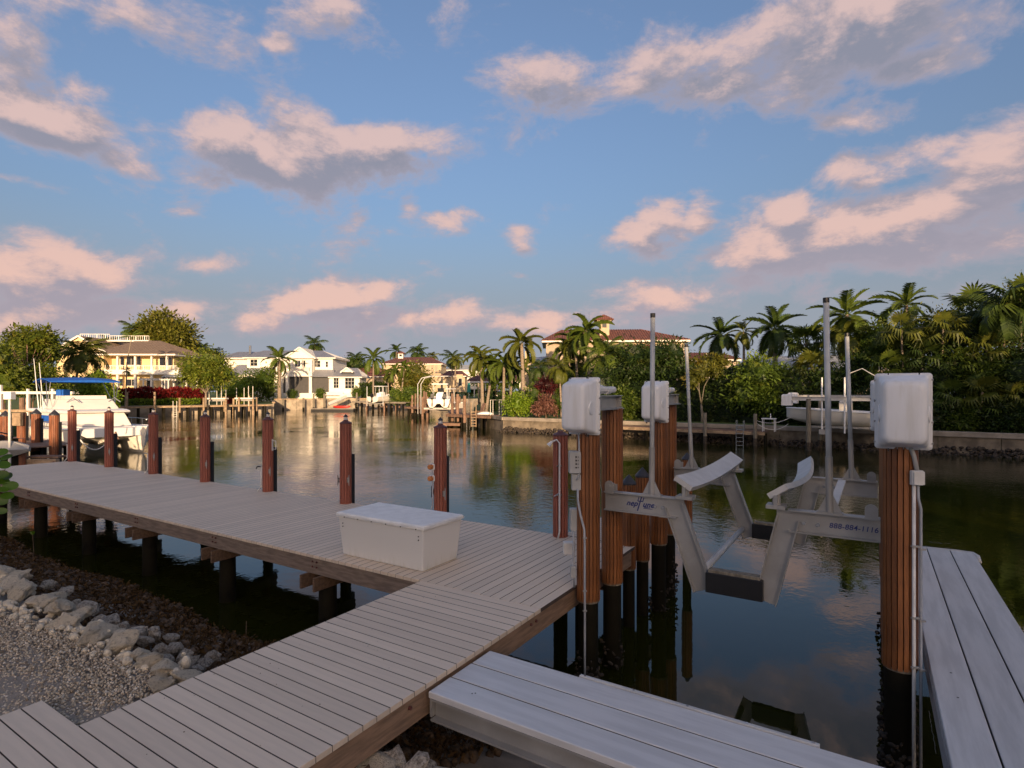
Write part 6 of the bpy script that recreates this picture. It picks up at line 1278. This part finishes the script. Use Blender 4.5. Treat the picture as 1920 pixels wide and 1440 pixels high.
lf = thing('catamaran_lift', 'tall curved white poles and beams of the lift under the motor catamaran', 'boat lift', W(822, 76, 0), TH)
for x_ in (-2.5, -2.15): ob('curved_pole', MB().tube([(x_, 1+x_, .8), (x_, 1+x_, 4.7), (x_+.5, 1+x_, 5.5), (x_+1.6, 1+x_, 5.75), (x_+3.6, 1+x_, 5.75)], .04, 6), M['white'], lf, smooth=True)
for y_ in (1.2, 5.5): ob('lift_beam', MB().ibeam((-2.2, y_, 1.42), (2.2, y_, 1.42), .2, .24), M['galv'], lf)
for x_ in (-.8, .8): ob('bunk', MB().box(x_-.1, x_+.1, .5, 6.5, 1.545, 1.6), M['galv'], lf)
for x_ in (-2.3, 2.3):
    for y_ in (1.2, 5.5): ob('lift_post', MB().lathe([(.17, -2), (.16, 3.0)], 9, (x_, y_, 0)), M['browndock'], lf)
sb = open_boat('small_motor_boat', 'smaller white centre-console boat with one outboard on a far lift', 699, 104, 1.6, 6.5, 2.3, False, -.35)
outboard(sb, 0, -.3, 1.05, .95); sb.scale = (1, 1, .95)
lf = thing('small_boat_lift', 'four pale poles and beam of the lift under the smaller motor boat', 'boat lift', W(700, 104, 0), TH-.35)
for x_ in (-1.7, 1.75):
    for y_ in (.5, 4.5): ob('guide_pole', MB().tube([(x_, y_, 1.0), (x_, y_, 4.6)], .05, 6), M['white'], lf); ob('lift_post', MB().lathe([(.16, -2), (.15, 1.55)], 8, (x_*1.1, y_+.1, 0)), M['browndock'], lf)
for y_ in (.8, 4.2): ob('lift_beam', MB().ibeam((-1.8, y_, 1.45), (1.8, y_, 1.45), .16, .2), M['galv'], lf)
# runabout moored behind the catamaran lift, seen as a bit of white hull and canvas
rb = open_boat('moored_runabout', 'white and tan runabout half hidden right of the lifted catamaran', 868, 82, .9, 6.0, 2.4, False, 1.2)
t = thing('patio_umbrella', 'closed teal umbrella standing behind the moored boats', 'umbrella', W(879, 88, 1.4)); ob('pole', MB().tube([(0, 0, 0), (0, 0, 4.4)], .04, 6), M['pvc'], t); M['teal'] = mat('teal_canvas', (.03, .30, .26), .8); ob('canopy', MB().lathe([(.30, 2.2), (.22, 3.4), (.04, 4.3)], 8), M['teal'], t)
# ================================================================ POWER CATAMARAN at the left
ht = math.radians(-74)   # heading, from the x axis of the camera-right frame
b0 = W(146, 32.6, 0); ct = thing('power_catamaran', 'white power catamaran with blue bimini moored behind the long dock', 'boat', b0, TH)
hx = Vector((sin(math.radians(50)), -cos(math.radians(50)), 0)); hy = Vector((cos(math.radians(50)), sin(math.radians(50)), 0))   # forward, and towards the far hull
def C(f, s, z):
    if z > 1.64: z = 1.6+(z-1.6)*.76
    v = hx*f+hy*s; return (v.x, v.y, z)
def cathull(s0, full=1.):
    secs = []
    for u in np.linspace(0, 1, 16):
        f = -10.5*(1-u); tp_ = max(0, (u-.72)/.28); w = .92*(1-tp_**2.6)+.015; zs = 1.42+.22*u; rk = .22*tp_
        secs.append([C(f, s0-w, zs), C(f-rk, s0-w*1.0, 1.05), C(f-rk*1.5, s0-w*.72*(1-tp_*.35), .42), C(f-rk*2.5, s0-w*.5*(1-tp_*.6), 0), C(f-rk*4, s0, -.4), C(f-rk*2.5, s0+w*.5*(1-tp_*.6), 0), C(f-rk*1.5, s0+w*.72*(1-tp_*.35), .42), C(f-rk, s0+w, 1.05), C(f, s0+w, zs)])
    o = ob('hull', MB().loft(secs), M['gel'], ct, smooth=False)
    for sgn, idx in ((-1, 0), (1, -1)): ob('rub_rail', MB().tube([q[idx] for q in secs], .035, 6), M['white'], ct)
    ob('bottom_paint', MB().loft([[tuple(Vector(p)*1.0+Vector((0, 0, -.0))+(Vector(C(0, (i-2)*.008, 0)))) for i, p in enumerate((q[3], q[4], q[5]))][0:3]+[(q[4][0], q[4][1], q[4][2]-.05)] for q in secs]), M['black'], ct); return secs
SB = 3.45
h1 = cathull(0); h2 = cathull(SB)
ob('foredeck', MB().loft([[C(f, -.70+.12*e, z), C(f, SB+.70-.12*e, z), C(f, SB+.5, z-.5), C(f, -.5+1.0, z-.5)] for f, z, e in ((-10.3, 1.44, 0), (-3.0, 1.60, 0), (-.7, 1.63, 1), (-.35, 1.60, 3))], closed=True), M['white'], ct)
ob('tunnel_roof', MB().loft([[C(f, .45, z), C(f, SB-.45, z), C(f, SB-.45, 1.30), C(f, .45, 1.30)] for f, z in ((-10, .75), (-1.6, .80), (-.7, 1.15))], closed=True), M['gel'], ct)
ob('tunnel_pod', MB().loft([[C(f, SB/2+sx*w, z) for sx, z in ((-1, .85), (-.6, .85-dz), (.6, .85-dz), (1, .85))] for f, w, dz in ((-9, .5, .35), (-2.2, .5, .35), (-1.3, .25, .1))], closed=True), M['gel'], ct)
def cab(nm, rings, mt='gel', **k): return ob(nm, MB().loft([[C(f0, s0, z), C(f1, s0+ins, z), C(f1, s1-ins, z), C(f0, s1, z)] for f0, f1, s0, s1, ins, z in rings], closed=True), M[mt], ct, **k)
cab('cabin', [(-9.4, -2.4, -.45, SB+.45, .5, 1.60), (-9.4, -3.1, -.30, SB+.30, .6, 2.75)], bevel=.05)
cab('cabin_overhang', [(-10.2, -2.75, -.55, SB+.55, .6, 2.75), (-10.2, -2.55, -.6, SB+.6, .7, 2.90), (-10.2, -3.0, -.5, SB+.5, .7, 3.02)], 'white', bevel=.03)
cab('flybridge', [(-8.6, -3.7, -.10, SB+.10, .5, 3.02), (-8.6, -4.5, .10, SB-.10, .5, 3.85)], 'gel', bevel=.05)
cab('flybridge_seat', [(-7.6, -5.6, .5, SB-.5, .1, 3.85), (-7.6, -5.7, .5, SB-.5, .1, 4.15)], 'gel')
ob('side_window', MB().beam(C(-8.2, -.42, 2.2), C(-4.4, -.36, 2.25), .03, .45), M['blue'], ct)
for s_ in (.3, SB-.3): ob('oval_port', MB().tube([C(-1.5, s_+.0, .9), C(-1.3, s_, .9)], .12, 12), M['white'], ct)
m = MB(); tp_ = []
for i in range(9):
    u = i/8; f = -4.9-4.6*u; z = 5.35+.28*sin(pi*u)
    tp_.append([C(f, -.35, z), C(f, SB*.25, z+.10), C(f, SB*.5, z+.13), C(f, SB*.75, z+.10), C(f, SB+.0, z), C(f, SB+.0, z-.06), C(f, -.35, z-.06)])
ob('bimini_top', MB().loft(tp_, closed=True), M['blue'], ct)
for s_ in (-.25, SB-.05):
    m = MB()
    for f0, f1 in ((-6.0, -5.1), (-6.0, -6.2), (-6.2, -8.7)): m.tube([C(f0, s_, 3.3), C(f1, s_, 5.35)], .025, 5)
    ob('bimini_frame', m, M['metal'], ct)
ob('blue_console_cover', MB().cbox(-.25, .25, -.3, .3, 0, .62, .05, Matrix.Translation(C(-7.6, .9, 3.86))), M['blue'], ct)
m = MB()
for (f, s_, z0_, zt, df) in ((-8.0, -.3, 2.9, 7.4, -.9), (-7.2, -.2, 2.9, 7.0, -.7), (-6.0, -.55, 1.7, 4.3, .4)): m.tube([C(f, s_, z0_), C(f+df, s_-.1, zt)], [.035, .015], 5)
ob('antenna', m, M['white'], ct)
m = MB(); pr = [C(-7.5, -.8, 2.1), C(-3.5, -.85, 2.15), C(-1.2, -.6, 2.2), C(-.3, -.1, 2.2)]; m.tube(pr, .022, 6)
for f, s_ in ((-7.5, -.8), (-5.5, -.82), (-3.5, -.85), (-1.2, -.6)): m.tube([C(f, s_, 1.6), C(f, s_, 2.15)], .02, 6)
pr = [C(-7.5, SB+.8, 2.1), C(-3.5, SB+.85, 2.15), C(-1.2, SB+.6, 2.2), C(-.3, SB+.1, 2.2)]; m.tube(pr, .022, 6)
for f, s_ in ((-5.5, SB+.82), (-3.5, SB+.85), (-1.2, SB+.6)): m.tube([C(f, s_, 1.6), C(f, s_, 2.15)], .02, 6)
ob('bow_rail', m, M['metal'], ct)
m = MB()
for s_ in (.4, 2.6): m.tube([C(-4.3, s_, 3.6), C(-4.2, s_+.3, 4.0), C(-4.0, s_+.6, 3.6)], .03, 5)
ob('grab_rail', m, M['metal'], ct)
ob('anchor', MB().lathe([(.22, 0), (.10, .2), (.04, .45)], 6, C(-.35, SB/2+.2, .95)), M['browndock'], ct); ob('anchor_roller', MB().box(-.25, .25, -.4, .3, 0, .12, Matrix.Translation(C(-.6, SB/2, 1.2))), M['black'], ct)
for s_ in (-.98,):
    for f in (-7.0, -4.4): ob('fender', MB().lathe([(.02, .75), (.13, .6), (.13, .15), (.02, 0)], 10, C(f, s_-.1, .75)), M['white'], ct)
def lump(p): return Vector(p)+b0 if False else None
RM_ = wmat(ct)
rope('pale rope hanging in a loop between the catamaran bows', RM_@Vector(C(-.25, .15, 1.05)), RM_@Vector(C(-.25, 1.75, 1.25)), .75, .035)
rope('thin mooring rope from the neighbour piling to the catamaran', W(95, 27.5, 2.3), RM_@Vector(C(-1.0, 3.1, 1.75)), .15, .02)
# ---- neighbour's dock
for i, (px, d, lab) in enumerate(((41, 29, 'neighbour piling with a pale wooden box on top, left of the catamaran'), (68, 28, 'neighbour piling with dark cone cap in front of the catamaran hull'), (102, 26.5, 'neighbour piling with rope wound round it at the dock end'), (10, 25.5, 'leftmost neighbour piling with dark cone cap at the picture edge'))):
    p = W(px, d, 0); t = thing('neighbour_piling', lab, 'piling', p, 0, 'orange-brown pilings of the neighbouring dock'); ob('pile_wrap', fluted(.9, 2.72, .20, 14, .015), M['slatold'], t); ob('pile_core', MB().lathe([(.19, -2), (.185, .9)], 12), M['pilecore'], t)
    if i: ob('pile_cap', MB().lathe([(.215, 2.72), (.21, 2.76), (.01, 2.98)], 14), M['cap'], t)
    else: ob('wooden_box', MB().cbox(-.2, .22, -.35, -.18, 2.1, 2.75, .02, Matrix.Rotation(TH, 4, 'Z')), M['paledock'], t)
    e = RT*.27; ob('rubber_fender', MB().box(e.x-.05, e.x+.05, e.y-.05, e.y+.05, .3, 2.6-.1*i), M['rubber'], t)
planked('neighbour_dock', 'short brown neighbour dock at the left below the catamaran', W(-10, 30.5, 0), W(88, 26.2, 0), 2.4, 1.32, 'browndock', .145, 5)
t = thing('boarding_step', 'pale timber step frame fixed to the end of the neighbour dock', 'step', W(72, 25.0, .6), TH); ob('timber', MB().cbox(-.85, .85, -.1, .1, .0, .26, .01), M['paledock'], t); ob('timber', MB().cbox(-.75, .75, .12, .8, .28, .36, .01), M['browndock'], t)
for s in (-.75, .75): ob('bolt', MB().tube([(s, -.1, .13), (s, -.12, .13)], .05, 8), M['capred'], t)
simplepile('short capped piling stub with a white top beside the neighbour dock', 38, 24.8, 822, .2, 'slatold', group='orange-brown pilings of the neighbouring dock'); simplepile('black piling stub left of the timber step', 27, 24.6, 822, .16, 'pilecore', group='orange-brown pilings of the neighbouring dock')
t = thing('white_post', 'slim white post with a square head at the far left', 'post', W(18, 24.2, 0)); ob('pole', MB().tube([(0, 0, .4), (0, 0, 3.5)], .05, 8), M['pvc'], t); ob('post_head', MB().cbox(-.16, .16, -.12, .12, 3.5, 3.82, .02, Matrix.Rotation(TH, 4, 'Z')), M['white'], t)
t = thing('far_left_lift', 'pale boat lift beams and posts behind the far left white post', 'boat lift', W(60, 44, 0), TH)
for x_ in (-2.4, -.3, 1.6): ob('post', MB().box(x_-.08, x_+.08, -.08, .08, .5, 4.0+.3*(x_ < -1)), M['whitep'], t)
ob('top_beam', MB().box(-2.6, 3.2, -.12, .12, 3.6, 3.8), M['whitep'], t); ob('lower_beam', MB().box(-2.6, 2.0, -.12, .12, 2.2, 2.4), M['paledock'], t)
for x_ in (-1.3, -2.9): ob('wood_piling', MB().lathe([(.18, -2), (.17, 3.3)], 9, (x_, .6, 0)), M['browndock'], t)
t = thing('grey_jet_ski', 'grey jet ski half visible at the left picture edge', 'jet ski', W(-2, 24.4, 1.0), TH+.2)
ob('jet_ski_hull', MB().loft([[(x_, -w, .35), (x_, -w*.6, .0+k), (x_, w*.6, .0+k), (x_, w, .35), (x_, w*.4, .75-k), (x_, -w*.4, .75-k)] for x_, w, k in ((-1.4, .45, 0), (-.3, .5, 0), (.6, .42, .05), (1.15, .08, .25))], closed=True), M['galv'], t); ob('jet_ski_seat', MB().cbox(-1.2, .1, -.2, .2, .70, .98, .06), M['black'], t); ob('handlebar', MB().tube([(.25, -.35, 1.1), (.35, 0, 1.0), (.25, .35, 1.1)], .03, 6), M['black'], t)
# ================================================================ BEHIND THE CAMERA: unseen house and trees added to shade the scene
def back(nm, lab, lat, fwd, cat, z=1.24): return thing(nm, lab, cat, FW*fwd+RT*lat+Vector((0, 0, z)), TH)
hh = back('shade_house', 'unseen two-storey house added behind the camera to shade the dock', 4, -42, 'house')
ob('wall', MB().box(-17.0, 19, -6, 5, -.4, 8.2), M['cream'], hh)
m = MB(); A = [(-17.8, -6.8, 8.2), (19.8, -6.8, 8.2), (19.8, 5.8, 8.2), (-17.8, 5.8, 8.2)]; R0, R1 = (-12, -.5, 11.2), (14, -.5, 11.2)
for q in ([A[0], A[1], R1, R0], [A[1], A[2], R1], [A[2], A[3], R0, R1], [A[3], A[0], R0]): m.slabpoly(q, .15)
ob('roof', m, M['tile'], hh)
for i in range(7): ob('window', MB().box(-13.5+4*i, -11.9+4*i, 5.0, 5.05, 1.0, 3.0), M['glass'], hh)
for i, (lat, fwd, hgt, wd_) in enumerate(((26, -14, 12, 5.5), (35, -13, 13, 6), (44, -13, 13, 6), (53, -12, 13, 6), (62, -12, 12, 6), (71, -10, 12, 6))):  # unseen tree row, added to keep low sun off the right bank
    t = back('shade_row_tree', 'tall tree %s in the unseen row added behind the camera for shade' % ordn(i), lat, fwd, 'tree')
    crown('crown', t, [(0, 0, hgt-3.2, wd_*.9, wd_*.8, 3.4), (-2.4, .5, hgt*.45, wd_*.7, wd_*.7, 4), (2.4, -.5, hgt*.5, wd_*.7, wd_*.7, 4), (0, 0, 2.4, wd_*.9, wd_*.6, 3)], 200, 12, .8, 'mid', 300+i); limbs(t, (0, 0, -.2), [(0, 0, hgt-3), (-2, 0, hgt*.5), (2, 0, hgt*.55)], .3, 'barkd', i)
